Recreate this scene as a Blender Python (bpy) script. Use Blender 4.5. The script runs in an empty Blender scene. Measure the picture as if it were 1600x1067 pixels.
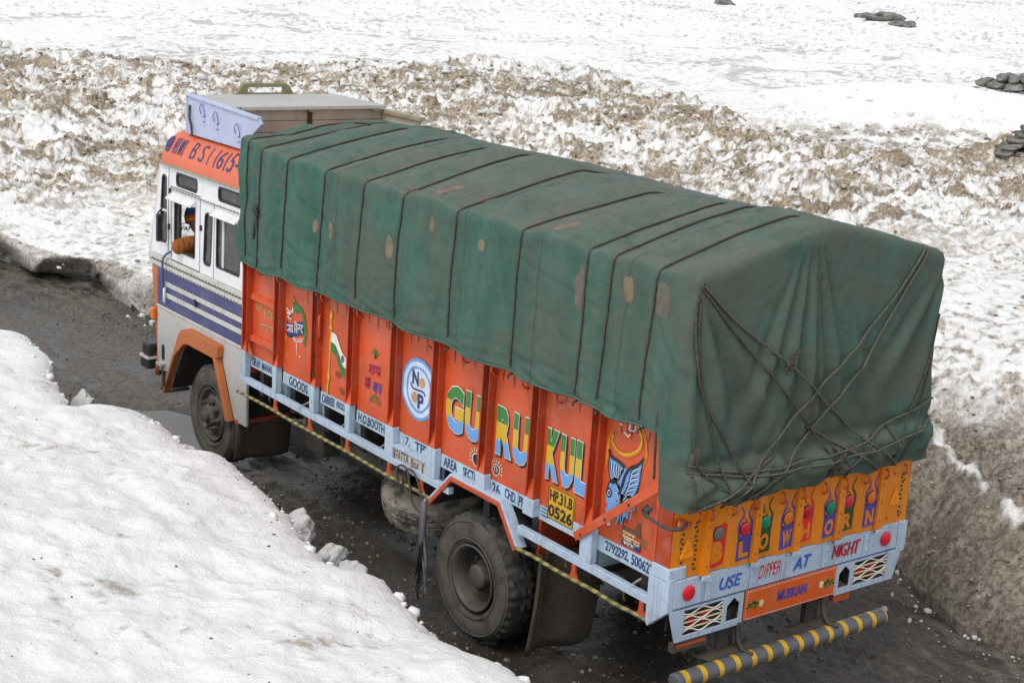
import bpy, math, random
import numpy as np
from math import radians, sin, cos, pi, sqrt
from mathutils import Vector, Matrix
from mathutils.geometry import tessellate_polygon
from mathutils.bvhtree import BVHTree

# ------------------------------------------------------------------ camera, world, sun, exposure
S = bpy.context.scene
COL = S.collection
CAM = Vector((-6.741, -6.797, 5.390))
YAW, PITCH, ROLL = 0.6613, -0.2529, 0.0642
_f = Vector((sin(YAW)*cos(PITCH), cos(YAW)*cos(PITCH), sin(PITCH)))
_r = Vector((cos(YAW), -sin(YAW), 0)); _u = _r.cross(_f)
_r2 = _r*cos(ROLL)+_u*sin(ROLL); _u2 = _u*cos(ROLL)-_r*sin(ROLL)
cd = bpy.data.cameras.new('camera'); cam = bpy.data.objects.new('camera', cd); COL.objects.link(cam)
cam.matrix_world = Matrix(((_r2.x, _u2.x, -_f.x, CAM.x), (_r2.y, _u2.y, -_f.y, CAM.y), (_r2.z, _u2.z, -_f.z, CAM.z), (0, 0, 0, 1)))
cd.sensor_width = 36; cd.lens = 36*2392.1/1600; cd.clip_start = .1; cd.clip_end = 3000
S.camera = cam
SUN_EL, SUN_AZ = 58, 250          # azimuth clockwise from +Y: light from the left, a little behind
w = bpy.data.worlds.new('World'); S.world = w; w.use_nodes = True
wn = w.node_tree; wn.nodes.clear()
sky = wn.nodes.new('ShaderNodeTexSky'); sky.sky_type = 'NISHITA'; sky.sun_disc = False
sky.sun_elevation = radians(SUN_EL); sky.sun_rotation = radians(SUN_AZ)
sky.altitude = 3500; sky.air_density = 1.2; sky.dust_density = 4.0; sky.ozone_density = 1.0
hs = wn.nodes.new('ShaderNodeHueSaturation'); hs.inputs['Saturation'].default_value = .16   # cloud cover takes the blue out
bg = wn.nodes.new('ShaderNodeBackground'); bg.inputs['Strength'].default_value = .15
wo = wn.nodes.new('ShaderNodeOutputWorld')
wn.links.new(sky.outputs[0], hs.inputs['Color']); wn.links.new(hs.outputs[0], bg.inputs[0]); wn.links.new(bg.outputs[0], wo.inputs[0])
sl = bpy.data.lights.new('sun', 'SUN'); so = bpy.data.objects.new('sun', sl); COL.objects.link(so)
sl.energy = 1.3; sl.angle = radians(24); sl.color = (1, .97, .92)
_d = Vector((sin(radians(SUN_AZ))*cos(radians(SUN_EL)), cos(radians(SUN_AZ))*cos(radians(SUN_EL)), sin(radians(SUN_EL))))
so.rotation_euler = _d.to_track_quat('Z', 'Y').to_euler(); so.location = _d*40
S.view_settings.view_transform = 'Standard'; S.view_settings.look = 'None'
S.view_settings.exposure = 0.55; S.view_settings.gamma = 1; S.view_settings.use_curve_mapping = False
S.render.engine = 'CYCLES'; S.cycles.use_denoising = True
S.cycles.max_bounces = 6; S.cycles.diffuse_bounces = 3; S.cycles.caustics_reflective = False; S.cycles.caustics_refractive = False

rnd = random.Random(7)

# ------------------------------------------------------------------ noise
_perm = np.random.RandomState(3).permutation(4096)
_ga = np.random.RandomState(5).rand(4096)*2*pi
def perlin(x, y):
    xi = np.floor(x).astype(np.int64); yi = np.floor(y).astype(np.int64)
    xf = x-xi; yf = y-yi
    u = xf*xf*xf*(xf*(xf*6-15)+10); v = yf*yf*yf*(yf*(yf*6-15)+10)
    def g(ix, iy, dx, dy):
        a = _ga[_perm[(ix+_perm[iy & 4095]) & 4095]]
        return np.cos(a)*dx+np.sin(a)*dy
    n0 = g(xi, yi, xf, yf)*(1-u)+g(xi+1, yi, xf-1, yf)*u
    n1 = g(xi, yi+1, xf, yf-1)*(1-u)+g(xi+1, yi+1, xf-1, yf-1)*u
    return (n0*(1-v)+n1*v)*1.5
def fbm(x, y, o=4, gain=.5):
    s = 0; a = 1; t = 0
    for k in range(o):
        s = s+a*perlin(x*2**k+17.3*k, y*2**k-9.1*k); t += a; a *= gain
    return s/t
def ridged(x, y, o=4, gain=.55):
    s = 0; a = 1; t = 0
    for k in range(o):
        s = s+a*(1-np.abs(perlin(x*2.03**k+31.7*k, y*2.03**k+11.9*k))*2); t += a; a *= gain
    return s/t
def cells(x, y):
    """broken blocks: distance to block edge, random value per block, tilt of its top"""
    xi = np.floor(x).astype(np.int64); yi = np.floor(y).astype(np.int64)
    d1 = np.full(x.shape, 9.); d2 = np.full(x.shape, 9.); val = np.zeros(x.shape); tx = np.zeros(x.shape)
    for i in (-1, 0, 1):
        for j in (-1, 0, 1):
            h = _perm[(xi+i+_perm[(yi+j) & 4095]) & 4095]; a = _ga[h]; b = _ga[_perm[h]]
            dx = xi+i+.5+.45*np.cos(a)-x; dy = yi+j+.5+.45*np.sin(b)-y; d = dx*dx+dy*dy
            m = d < d1
            d2 = np.where(m, d1, np.minimum(d2, d)); val = np.where(m, b/6.2832, val); tx = np.where(m, -(dx*np.cos(a*3)+dy*np.sin(a*3)), tx); d1 = np.where(m, d, d1)
    return np.sqrt(d2)-np.sqrt(d1), val, tx
def sst(a, b, x):
    t = np.clip((x-a)/(b-a), 0, 1); return t*t*(3-2*t)

# ------------------------------------------------------------------ mesh helpers
class MB:
    def __init__(s): s.v = []; s.f = []
    def add(s, v, f):
        o = len(s.v); s.v += [tuple(p) for p in v]; s.f += [tuple(i+o for i in q) for q in f]; return s
    def box(s, x0, x1, y0, y1, z0, z1):
        return s.add([(x, y, z) for x in (x0, x1) for y in (y0, y1) for z in (z0, z1)],
                     [(0, 1, 3, 2), (4, 6, 7, 5), (0, 4, 5, 1), (2, 3, 7, 6), (0, 2, 6, 4), (1, 5, 7, 3)])
    def bar(s, p, q, wd, ht, up=(0, 0, 1)):
        p = Vector(p); q = Vector(q); d = (q-p).normalized(); upv = Vector(up)
        a = d.cross(upv)
        if a.length < 1e-4: a = d.cross(Vector((1, 0, 0)))
        a.normalize(); b = a.cross(d)
        a *= wd/2; b *= ht/2
        return s.add([p-a-b, p+a-b, p+a+b, p-a+b, q-a-b, q+a-b, q+a+b, q-a+b],
                     [(0, 1, 2, 3), (7, 6, 5, 4), (0, 4, 5, 1), (1, 5, 6, 2), (2, 6, 7, 3), (3, 7, 4, 0)])
    def tube(s, pts, r, n=8, caps=True):
        P = [Vector(p) for p in pts]; o = len(s.v); prev = None
        for i, p in enumerate(P):
            d = (P[min(i+1, len(P)-1)]-P[max(i-1, 0)])
            if d.length < 1e-9: d = Vector((0, 0, 1))
            d.normalize()
            if prev is None:
                a = d.cross(Vector((0, 0, 1)))
                if a.length < .1: a = d.cross(Vector((1, 0, 0)))
            else: a = prev-d*prev.dot(d)
            a.normalize(); prev = a; b = d.cross(a)
            rr = r[i] if isinstance(r, (list, tuple)) else r
            for k in range(n):
                t = 2*pi*k/n; s.v.append(tuple(p+a*cos(t)*rr+b*sin(t)*rr))
        for i in range(len(P)-1):
            for k in range(n):
                k2 = (k+1) % n
                s.f.append((o+i*n+k, o+i*n+k2, o+(i+1)*n+k2, o+(i+1)*n+k))
        if caps:
            s.f.append(tuple(o+k for k in range(n))[::-1]); s.f.append(tuple(o+(len(P)-1)*n+k for k in range(n)))
        return s
    def prism(s, loops, frame, t0, t1):
        """2D outline (first loop) with holes, put in a frame(a,b,depth)->xyz, from depth t0 to t1"""
        flat = [q for l in loops for q in l]; n = len(flat)
        tri = tessellate_polygon([[Vector((q[0], q[1], 0)) for q in l] for l in loops])
        o = len(s.v)
        s.v += [tuple(frame(a, b, t0)) for a, b in flat]+[tuple(frame(a, b, t1)) for a, b in flat]
        for t in tri:
            s.f.append(tuple(o+i for i in t)); s.f.append(tuple(o+n+i for i in t[::-1]))
        k = 0
        for l in loops:
            m = len(l)
            for i in range(m):
                j = (i+1) % m
                s.f.append((o+k+i, o+k+j, o+n+k+j, o+n+k+i))
            k += m
        return s
    def flat(s, poly, frame, t):
        tri = tessellate_polygon([[Vector((q[0], q[1], 0)) for q in poly]])
        return s.add([frame(a, b, t) for a, b in poly], tri)
    def stroke(s, pts, wd, frame, t):
        P = [Vector(p) for p in pts]; L = []; R_ = []
        for i, p in enumerate(P):
            d = P[min(i+1, len(P)-1)]-P[max(i-1, 0)]
            if d.length < 1e-9: d = Vector((1, 0))
            d.normalize(); nn = Vector((-d.y, d.x))
            ww = (wd[i] if isinstance(wd, (list, tuple)) else wd)/2
            L.append(p+nn*ww); R_.append(p-nn*ww)
        o = len(s.v)
        s.v += [tuple(frame(q.x, q.y, t)) for q in L]+[tuple(frame(q.x, q.y, t)) for q in R_]
        n = len(P)
        for i in range(n-1): s.f.append((o+i, o+i+1, o+n+i+1, o+n+i))
        return s
    def lathe(s, prof, c, axis='x', n=48, rf=None, sgn=1):
        """profile of (offset along axis, radius)"""
        o = len(s.v); m = len(prof)
        for i, (a, r) in enumerate(prof):
            for k in range(n):
                t = 2*pi*k/n; rr = r if rf is None else rf(i, k, r)
                if axis == 'x': s.v.append((c[0]+sgn*a, c[1]+rr*cos(t), c[2]+rr*sin(t)))
                elif axis == 'y': s.v.append((c[0]+rr*cos(t), c[1]+sgn*a, c[2]+rr*sin(t)))
                else: s.v.append((c[0]+rr*cos(t), c[1]+rr*sin(t), c[2]+sgn*a))
        for i in range(m-1):
            for k in range(n):
                k2 = (k+1) % n
                s.f.append((o+i*n+k, o+i*n+k2, o+(i+1)*n+k2, o+(i+1)*n+k))
        return s

def tag(o, label=None, cat=None, group=None, kind=None):
    if label: o['label'] = label
    if cat: o['category'] = cat
    if group: o['group'] = group
    if kind: o['kind'] = kind
    return o
def wloc(o):
    l = Vector(o.location)
    while o.parent: o = o.parent; l += Vector(o.location)
    return l
def link(name, me, mat, parent=None, smooth=False, bevel=0, recenter=True):
    o = bpy.data.objects.new(name, me); COL.objects.link(o)
    if mat: me.materials.append(mat)
    n = len(me.vertices)
    co = np.empty(n*3, np.float32); me.vertices.foreach_get('co', co); co = co.reshape(-1, 3)
    c = np.zeros(3)
    if recenter:
        c = (co.min(0)+co.max(0))/2
        if parent is None: c[2] = co[:, 2].min()
        co = co-c.astype(np.float32); me.vertices.foreach_set('co', co.ravel())
    base = Vector(c)
    if parent: base = base-wloc(parent); o.parent = parent
    o.location = base
    if smooth: me.polygons.foreach_set('use_smooth', [True]*len(me.polygons))
    me.update()
    if bevel:
        b = o.modifiers.new('bevel', 'BEVEL'); b.width = bevel; b.segments = 2; b.limit_method = 'ANGLE'; b.angle_limit = radians(40)
    return o
def mk(name, mb, mat, parent=None, smooth=False, bevel=0, fix=True):
    me = bpy.data.meshes.new(name); me.from_pydata(mb.v, [], mb.f)
    if fix:
        import bmesh
        bm = bmesh.new(); bm.from_mesh(me); bmesh.ops.recalc_face_normals(bm, faces=bm.faces)
        if smooth == 'auto':
            for e in bm.edges:
                if len(e.link_faces) == 2 and e.calc_face_angle(0) > radians(35): e.smooth = False
        bm.to_mesh(me); bm.free()
    return link(name, me, mat, parent, bool(smooth), bevel)
def grid_mesh(name, V, nu, nv, extra=None):
    """vertices laid out [nu][nv]"""
    me = bpy.data.meshes.new(name)
    i = np.arange(nu-1)[:, None]*nv+np.arange(nv-1)[None, :]
    q = np.stack([i, i+nv, i+nv+1, i+1], -1).reshape(-1, 4)
    return quads_mesh(name, V, q, me)
def quads_mesh(name, V, q, me=None):
    me = me or bpy.data.meshes.new(name)
    me.vertices.add(len(V)); me.vertices.foreach_set('co', np.asarray(V, np.float32).ravel())
    m = len(q); me.loops.add(m*4); me.loops.foreach_set('vertex_index', np.asarray(q, np.int32).ravel())
    me.polygons.add(m); me.polygons.foreach_set('loop_start', np.arange(m, dtype=np.int32)*4)
    me.polygons.foreach_set('loop_total', np.full(m, 4, np.int32))
    me.update(calc_edges=True); me.validate()
    return me
def empty(name, loc, label, cat, group=None):
    o = bpy.data.objects.new(name, None); COL.objects.link(o); o.location = loc; o.empty_display_size = .3
    return tag(o, label, cat, group)

# ------------------------------------------------------------------ materials
class NT:
    def __init__(s, name):
        s.m = bpy.data.materials.new(name); s.m.use_nodes = True; s.t = s.m.node_tree; s.t.nodes.clear()
        s.out = s.n('ShaderNodeOutputMaterial'); s.b = s.n('ShaderNodeBsdfPrincipled'); s.l(s.b.outputs[0], s.out.inputs[0])
        s.obj = None
    def n(s, typ, **kw):
        x = s.t.nodes.new(typ)
        for k, v in kw.items(): setattr(x, k, v)
        return x
    def l(s, a, b): s.t.links.new(a, b)
    def put(s, sock, v):
        if hasattr(v, 'is_output') or hasattr(v, 'links'): s.l(v, sock)
        else: sock.default_value = v
    def coord(s, kind='Object'):
        return s.n('ShaderNodeTexCoord').outputs[kind]
    def pos(s): return s.n('ShaderNodeNewGeometry').outputs['Position']
    def mapping(s, vec, scale=(1, 1, 1), loc=(0, 0, 0), rot=(0, 0, 0)):
        m = s.n('ShaderNodeMapping'); m.inputs['Scale'].default_value = scale; m.inputs['Location'].default_value = loc
        m.inputs['Rotation'].default_value = rot; s.l(vec, m.inputs[0]); return m.outputs[0]
    def noise(s, vec, scale, detail=4, rough=.55, dist=0):
        x = s.n('ShaderNodeTexNoise'); s.l(vec, x.inputs['Vector']); x.inputs['Scale'].default_value = scale
        x.inputs['Detail'].default_value = detail; x.inputs['Roughness'].default_value = rough; x.inputs['Distortion'].default_value = dist
        return x.outputs['Fac']
    def ramp(s, v, a, b, lo=0., hi=1.):
        x = s.n('ShaderNodeMapRange', interpolation_type='SMOOTHSTEP'); s.l(v, x.inputs[0])
        x.inputs[1].default_value = a; x.inputs[2].default_value = b; x.inputs[3].default_value = lo; x.inputs[4].default_value = hi
        return x.outputs[0]
    def math(s, op, a, b=0.):
        x = s.n('ShaderNodeMath', operation=op); s.put(x.inputs[0], a); s.put(x.inputs[1], b); return x.outputs[0]
    def mix(s, fac, a, b, mode='MIX'):
        x = s.n('ShaderNodeMix', data_type='RGBA', blend_type=mode)
        s.put(x.inputs[0], fac); s.put(x.inputs[6], a if not isinstance(a, tuple) else (*a, 1)[:4]); s.put(x.inputs[7], b if not isinstance(b, tuple) else (*b, 1)[:4])
        return x.outputs[2]
    def bump(s, h, strength=.3, dist=.01, normal=None):
        x = s.n('ShaderNodeBump'); x.inputs['Strength'].default_value = strength; x.inputs['Distance'].default_value = dist
        s.l(h, x.inputs['Height'])
        if normal: s.l(normal, x.inputs['Normal'])
        return x.outputs[0]
    def done(s, col, rough=.5, normal=None, metal=0., spec=None):
        s.put(s.b.inputs['Base Color'], col if not isinstance(col, tuple) else (*col, 1)[:4])
        s.put(s.b.inputs['Roughness'], rough); s.put(s.b.inputs['Metallic'], metal)
        if normal: s.l(normal, s.b.inputs['Normal'])
        if spec is not None: s.b.inputs['Specular IOR Level'].default_value = spec
        return s.m
MUD = (.075, .060, .043)
def paint(name, col, rough=.42, var=.12, wear=.25, mud=0., rust=0., streak=.3, metal=0., dust=.12):
    """weathered paint: tone drift, grime blotches and streaks, rust freckles, mud thrown up from the road"""
    t = NT(name); P = t.pos()
    big = t.noise(P, 1.7, 3); fine = t.noise(P, 38, 4, .7)
    c = t.mix(t.ramp(big, .3, .7), tuple(x*(1-var) for x in col), tuple(min(1, x*(1+var*.7)) for x in col))
    c = t.mix(t.math('MULTIPLY', t.ramp(t.noise(P, 5.3, 5, .65), .45, .8), dust*2), c, (.33, .29, .23))
    st = t.noise(t.mapping(P, (26, 26, 1.3)), 1, 4, .6)
    c = t.mix(t.math('MULTIPLY', t.ramp(st, .52, .75), streak), c, (.09, .07, .05))
    gr = t.math('MULTIPLY', t.ramp(t.noise(P, 9, 6, .72, .6), .5, .78), wear)
    c = t.mix(gr, c, (.11, .085, .06))
    if rust:
        rs = t.ramp(t.noise(P, 55, 5, .75), .63, .7)
        rs = t.math('MULTIPLY', rs, t.ramp(t.noise(P, 3.1, 3), .42, .62)); c = t.mix(t.math('MULTIPLY', rs, rust), c, (.1, .035, .015))
    if mud:
        z = t.n('ShaderNodeSeparateXYZ'); t.l(P, z.inputs[0])
        h = t.math('ADD', z.outputs[2], t.math('MULTIPLY', t.noise(P, 4, 6, .7), .9))
        c = t.mix(t.math('MULTIPLY', t.ramp(h, 1.75, .75), mud), c, MUD)
    rg = t.math('ADD', t.math('MULTIPLY', fine, .25), rough-.1)
    return t.done(c, rg, t.bump(t.math('ADD', fine, t.math('MULTIPLY', big, 2.)), .12, .006), metal)
def plain(name, col, rough=.5, metal=0., var=.15, sc=12, bump=.15):
    t = NT(name); P = t.coord()
    n = t.noise(P, sc, 5, .65)
    return t.done(t.mix(t.ramp(n, .25, .75), tuple(x*(1-var) for x in col), tuple(min(1, x*(1+var)) for x in col)), rough, t.bump(n, bump, .005), metal)

M = {}
M['orange'] = paint('orange_red_paint', (.58, .078, .015), .42, .14, .34, .10, .9, .34)
M['orange_post'] = paint('orange_red_post_paint', (.44, .046, .009), .45, .16, .4, .12, .9, .4)
M['amber'] = paint('amber_paint', (.72, .215, .004), .38, .12, .3, 0, .8, .3, dust=.05)
M['pale'] = paint('pale_blue_paint', (.43, .53, .66), .48, .08, .42, .16, .9, .4)
M['paleside'] = paint('pale_blue_side_paint', (.39, .52, .61), .48, .1, .45, .22, .9, .45)
M['white'] = paint('white_cab_paint', (.74, .745, .76), .38, .04, .16, 0, .3, .2, dust=.06)
M['silver'] = paint('silver_sheet', (.47, .46, .44), .45, .06, .25, .25, .1, .3)
M['navy'] = paint('navy_paint', (.048, .055, .17), .42, .1, .2, 0, 0, .15)
M['trim'] = paint('aluminium_trim', (.55, .54, .50), .4, .1, .5, 0, .1, .4)
M['caborange'] = paint('cab_orange_paint', (.47, .13, .03), .45, .08, .3, .25, .3, .3)
M['rooforange'] = paint('roof_orange_paint', (.66, .14, .065), .5, .08, .22, 0, .5, .25)
M['rack'] = paint('lavender_rack_paint', (.45, .50, .68), .5, .06, .2, 0, .5, .25)
M['lid'] = paint('grey_lid_sheet', (.44, .45, .42), .6, .06, .35, 0, .3, .1)
M['olive'] = paint('olive_rusty_paint', (.20, .19, .095), .6, .15, .4, 0, 1., .4)
M['plank'] = paint('weathered_plank', (.40, .43, .36), .8, .15, .35, 0, 0, .15)
M['tanboard'] = paint('tan_board_edge', (.33, .30, .20), .8, .2, .3, 0, 0, .4)
M['chassis'] = paint('chassis_black', (.022, .021, .021), .55, .2, .3, .55, .6, .2)
M['brown'] = paint('mud_brown_flap', (.060, .047, .033), .75, .2, .4, .5, 0, .3)
M['orangedull'] = paint('dull_orange_bracket', (.5, .075, .022), .5, .1, .4, .3, .6, .3)
M['rust'] = plain('rusty_iron', (.085, .045, .028), .75, .3, .35, 60, .4)
M['black'] = plain('black_plastic', (.018, .018, .019), .45)
M['rubbertrim'] = plain('black_rubber_trim', (.025, .025, .026), .6)
M['inside'] = plain('dark_cab_trim', (.05, .045, .042), .8)
M['hook'] = paint('hook_orange_paint', (.55, .10, .02), .5, .1, .4, 0, 1., .3)
M['cable'] = plain('dark_cord', (.03, .026, .022), .8)

def ink(name, col, rough=.5, worn=.25):
    t = NT(name); P = t.pos(); n = t.noise(P, 60, 4, .7)
    c = t.mix(t.ramp(t.noise(P, 7, 4, .6), .35, .7), tuple(x*.85 for x in col), tuple(min(1, x*1.08) for x in col))
    return t.done(t.mix(t.math('MULTIPLY', t.ramp(n, .55, .75), worn), c, (.18, .12, .08)), rough)
for k, c in dict(navy=(.022, .035, .14), white=(.74, .72, .66), cream=(.72, .62, .36), yellow=(.62, .36, .008), green=(.03, .16, .025),
                 sky=(.13, .31, .62), black=(.012, .012, .018), red=(.74, .020, .02), blue=(.04, .12, .52), violet=(.075, .06, .34), tan=(.52, .30, .12),
                 brown=(.14, .055, .03), orange=(.62, .16, .01), lilac=(.55, .65, .8), dkgreen=(.012, .07, .012), faint=(.36, .10, .03), crimson=(.42, .012, .07)).items():
    M['ink_'+k] = ink('print_'+k, c)
for k, c in dict(red=(.72, .015, .035), green=(.0, .27, .12), orange=(.78, .17, .01), grey=(.17, .17, .14), pink=(.66, .03, .07), deep=(.52, .012, .03), amberlens=(.95, .30, .012)).items():
    t = NT('reflector_'+k); v = t.n('ShaderNodeTexVoronoi'); t.l(t.coord(), v.inputs['Vector']); v.inputs['Scale'].default_value = 130
    M['ref_'+k] = t.done(t.mix(t.noise(t.pos(), 20, 3), tuple(x*.85 for x in c), c), .22, t.bump(v.outputs['Distance'], .25, .003))
def glass(name, col=(.03, .032, .034), rough=.08):
    t = NT(name); n = t.noise(t.pos(), 6, 5, .6)
    c = t.mix(t.math('MULTIPLY', t.ramp(n, .45, .75), .5), col, (.16, .15, .135))
    return t.done(c, t.ramp(n, .3, .8, rough, rough+.3))
M['glass'] = glass('tinted_glass')
# tyre
t = NT('muddy_tyre'); P = t.pos(); n = t.noise(P, 7, 6, .7, .4); n2 = t.noise(P, 70, 4, .7)
M['tyre'] = t.done(t.mix(t.ramp(n, .36, .66), (.020, .019, .018), (.068, .059, .049)), .8, t.bump(n2, .5, .008))
t = NT('muddy_sidewall'); P = t.pos(); n = t.noise(P, 5, 6, .7, .4); n2 = t.noise(P, 60, 4, .7)
M['sidewall'] = t.done(t.mix(t.ramp(n, .3, .6), (.045, .041, .036), (.108, .094, .078)), .85, t.bump(n2, .5, .006))
M['rim'] = paint('grimy_rim', (.075, .07, .068), .55, .2, .5, .45, .4, .2)
M['hub'] = paint('rusty_hub', (.085, .072, .064), .6, .2, .6, .3, 1., .2)
# yellow and black banding: along Y for the side guard, along X for the bumper tube
def bands(name, axis, per, duty, ca, cb, worn, slant=0, off=0):
    t = NT(name); P = t.pos(); sp = t.n('ShaderNodeSeparateXYZ'); t.l(P, sp.inputs[0])
    v = t.math('ADD', sp.outputs[axis], off)
    if slant: v = t.math('ADD', v, t.math('MULTIPLY', sp.outputs[2], slant))
    fr = t.math('FRACT', t.math('DIVIDE', t.math('ADD', v, 50.), per))
    msk = t.math('LESS_THAN', fr, duty)
    c = t.mix(msk, cb, ca)
    n = t.noise(P, 30, 5, .7); c = t.mix(t.math('MULTIPLY', t.ramp(n, .42, .68), worn), c, (.13, .115, .08))
    c = t.mix(t.math('MULTIPLY', t.ramp(t.noise(P, 6, 5, .7), .5, .75), worn*.8), c, MUD)
    return t.done(c, .5, t.bump(n, .2, .004))
M['guard'] = bands('yellow_black_guard', 1, .11, .5, (.36, .30, .07), (.12, .11, .055), .9, 1.0)
M['bumper'] = bands('yellow_banded_steel', 0, .160, .29, (.62, .36, .01), (.095, .1, .115), .32, 0, -.03)
# ------------------------------------------------------------------ terrain: road, far snowfield, near snow bank
FB = np.array([(-80, 8), (-20, 6.0), (-8, 4.7), (-3, 4.15), (-.3, 3.88), (.3, 3.8), (.9, 4.03), (1.44, 4.35), (4, 4.0), (8, 3.05), (12.0, 2.15), (12.9, 2.0), (13.9, 2.05),
               (14.8, 2.0), (15.4, 1.35), (16.35, 1.15), (20, -.4), (30, -6), (60, -26), (200, -140)])
NB = np.array([(-80, -3), (-8, -1.3), (-2, -1.05), (.3, -.96), (.53, -.98), (.86, -1.06), (1.15, -1.10), (1.4, -1.03), (1.76, -.95), (2.1, -.90), (2.2, -1.0), (2.5, -1.13), (2.97, -1.05),
               (3.67, -.88), (4.3, -.79), (5.03, -.70), (5.2, -.93), (5.9, -.83), (6.5, -.79), (6.74, -1.14), (7.0, -1.37), (7.9, -1.2), (8.97, -.86), (9.76, -.80), (10.0, -1.0), (11, -1.1),
               (13, -1.9), (17, -3.6), (22, -7), (40, -20), (200, -140)])
def base_x(y): return np.interp(y, FB[:, 0], FB[:, 1])
MOUND, HOLLOW = (29.5, 21.0), (24.6, 18.9)
def field_h(x, y):
    """height of the far snowfield and its share of bare dirt"""
    d = x-base_x(y)
    dn = d+.25*fbm(x*.8, y*.8, 3)
    r = np.hypot(x-CAM.x, y-CAM.y); th = np.degrees(np.arctan2(x-CAM.x, y-CAM.y))
    rim = np.interp(y, [-20, 0, 1.5, 6, 12, 14, 17, 40], [.95, .95, .9, .75, .55, .42, .40, .3])
    # face of the cut: steep by the cab and beyond, a dirty ramp behind the truck
    steep = sst(7., 10.5, y)
    wd = .95-.62*steep
    a = np.clip(dn/wd, 0, 1)
    face = np.where(steep > .5, np.sqrt(np.clip(1-(1-a)**2, 0, 1)), a**.8)
    z = rim*face
    ramp2 = (1-steep)*sst(.8, 4.2, dn)*.55
    z = z+ramp2+.022*np.clip(d-.5, 0, 30)+.020*np.clip(r-42, 0, 400)
    # band of broken avalanche debris
    w1 = .5*fbm(x*.12+3, y*.12, 3)
    top = np.interp(th, [10, 19, 30, 38, 44, 47, 50, 57, 70], [46, 47, 46, 48, 43, 37, 36, 36, 36])+4*w1
    lo = np.interp(th, [10, 19, 23, 30, 38, 45, 50, 57, 70], [24, 25, 27, 24, 22, 21, 23, 25, 25])+5*w1
    band = sst(lo-4, lo+3, r)*(1-sst(top-4, top+2.5, r))
    z = z+band*(.50*np.clip(fbm(x*.16, y*.16, 3)+.25, 0, 2)+.75*sst(lo, top-3, r))
    rough = .22+.78*band
    clumps = ridged(x*.85+.7*fbm(x*.9, y*.9, 2), y*.85, 4)
    small = ridged(x*2.3+.3*fbm(x*3, y*3, 2), y*2.3, 4)
    top_w = sst(.25, 1.2, dn)
    farfade = 1-.75*sst(50, 75, r)
    cups = ridged(x*3.6+.5*fbm(x*1.5, y*1.5, 2), y*3.6, 2)
    z = z+top_w*farfade*(rough*(.15*clumps+.09*small*np.clip(.35+clumps, 0, 1.4))+.05*fbm(x*1.1, y*1.1, 4)+(.022+.020*band)*cups)
    # blocks the avalanche left standing in the debris
    bl = fbm(x*.55+7, y*.55-3, 2); z = z+band*.24*sst(.28, .50, bl)*(1-.5*small)
    # smooth wind-packed mound on the right with a hollow in front of it
    mx, my = MOUND
    g = np.exp(-(((x-mx)*.79-(y-my)*.61)/6.0)**2-(((x-mx)*.61+(y-my)*.79)/4.0)**2)
    z = z+1.15*g
    hx, hy = HOLLOW
    hol = np.exp(-(((x-hx)*.79-(y-hy)*.61)/5.0)**4-(((x-hx)*.61+(y-hy)*.79)/2.1)**4)
    z = z-.25*hol
    z = z+sst(46, 70, r)*(.8*fbm(x*.045, y*.045, 3)+.20*ridged(x*.16, y*.16, 3)+.10*ridged(x*.55, y*.55, 3))
    # broken, lumpy bank behind the truck
    lump = (1-steep)*np.exp(-((dn-1.7)/1.7)**2)
    z = z+(1-steep)*np.clip(a*2, 0, 1)*(1-sst(1.2, 2.2, dn))*.13*fbm(x*1.3+y*.6, y*1.3, 3)
    z = z+lump*(.17*fbm(x*1.5, y*1.5, 4)+.10*(ridged(x*2.3, y*2.3, 3)-.3)+.045*ridged(x*6, y*6, 2))
    z = z+(1-top_w)*(.045*fbm(x*3.3+y, y*3.3, 4)+.02*ridged(x*7, y*7, 2))*np.clip(a*6, 0, 1)
    # blocks of broken snow in the debris belt
    crack = np.ones(x.shape); cv = np.full(x.shape, .5)
    nb = np.where((band > .04) & (r < 60))[0]
    if len(nb):
        xb, yb = x[nb], y[nb]; wx = .30*fbm(xb*1.3, yb*1.3, 2); wy = .30*fbm(xb*1.3+40, yb*1.3, 2)
        e1, v1, t1 = cells((xb+wx)*1.9, (yb+wy)*1.9); e2, v2, t2 = cells((xb+wy)*4.4+9, (yb+wx)*4.4)
        big_ = sst(.25, .6, fbm(xb*.5+20, yb*.5, 2)+.35)
        z[nb] = z[nb]+band[nb]*((.03+.10*big_)*(v1+.9*t1)*sst(.0, .16, e1)+.05*(v2+.9*t2)*sst(.0, .2, e2))
        crack[nb] = np.minimum(sst(.02, .14, e1), .25+.75*sst(.02, .16, e2)); cv[nb] = .55*v1+.45*v2
    # ---- dirt in the snow itself, with suncup and debris shading put into it
    n1 = fbm(x*.30, y*.30, 4); n2 = fbm(x*1.7+.6*n1, y*1.7, 4, .6); n3 = fbm(x*5.2, y*5.2, 3, .7)
    clean = 1-.9*g
    pat = .62*n2+.60*n3+.45*n1-.22*(small-.3)
    dirt = band*sst(-.46, .34, pat+1.0*(cv-.55)); dirt = np.maximum(dirt, band*(1-crack)*sst(-.5, .1, pat)*.95)
    fine = sst(-.20, .30, .85*n3+.25*n2+.30*n1)*(1-sst(44, 54, r))*(.58+.25*sst(6, 16, d))
    dirt = np.maximum(dirt, fine)
    # thin grey streaks further off: dirt with suncup shading painted in
    far = sst(40, 50, r)
    f3 = fbm(x*2.6, y*2.6, 3, .7); f1 = fbm(x*.16, y*.16, 3)
    streak = sst(-.06, .36, .85*f3+.35*f1)
    crest = sst(.66, .95, ridged(x*.11+.3*f1, y*.11, 2)+.45*f3)*(1-sst(70, 95, r))
    dirt = np.maximum(dirt*(1-far*.85), far*np.maximum(.62*streak, .55*crest))*clean
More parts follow.
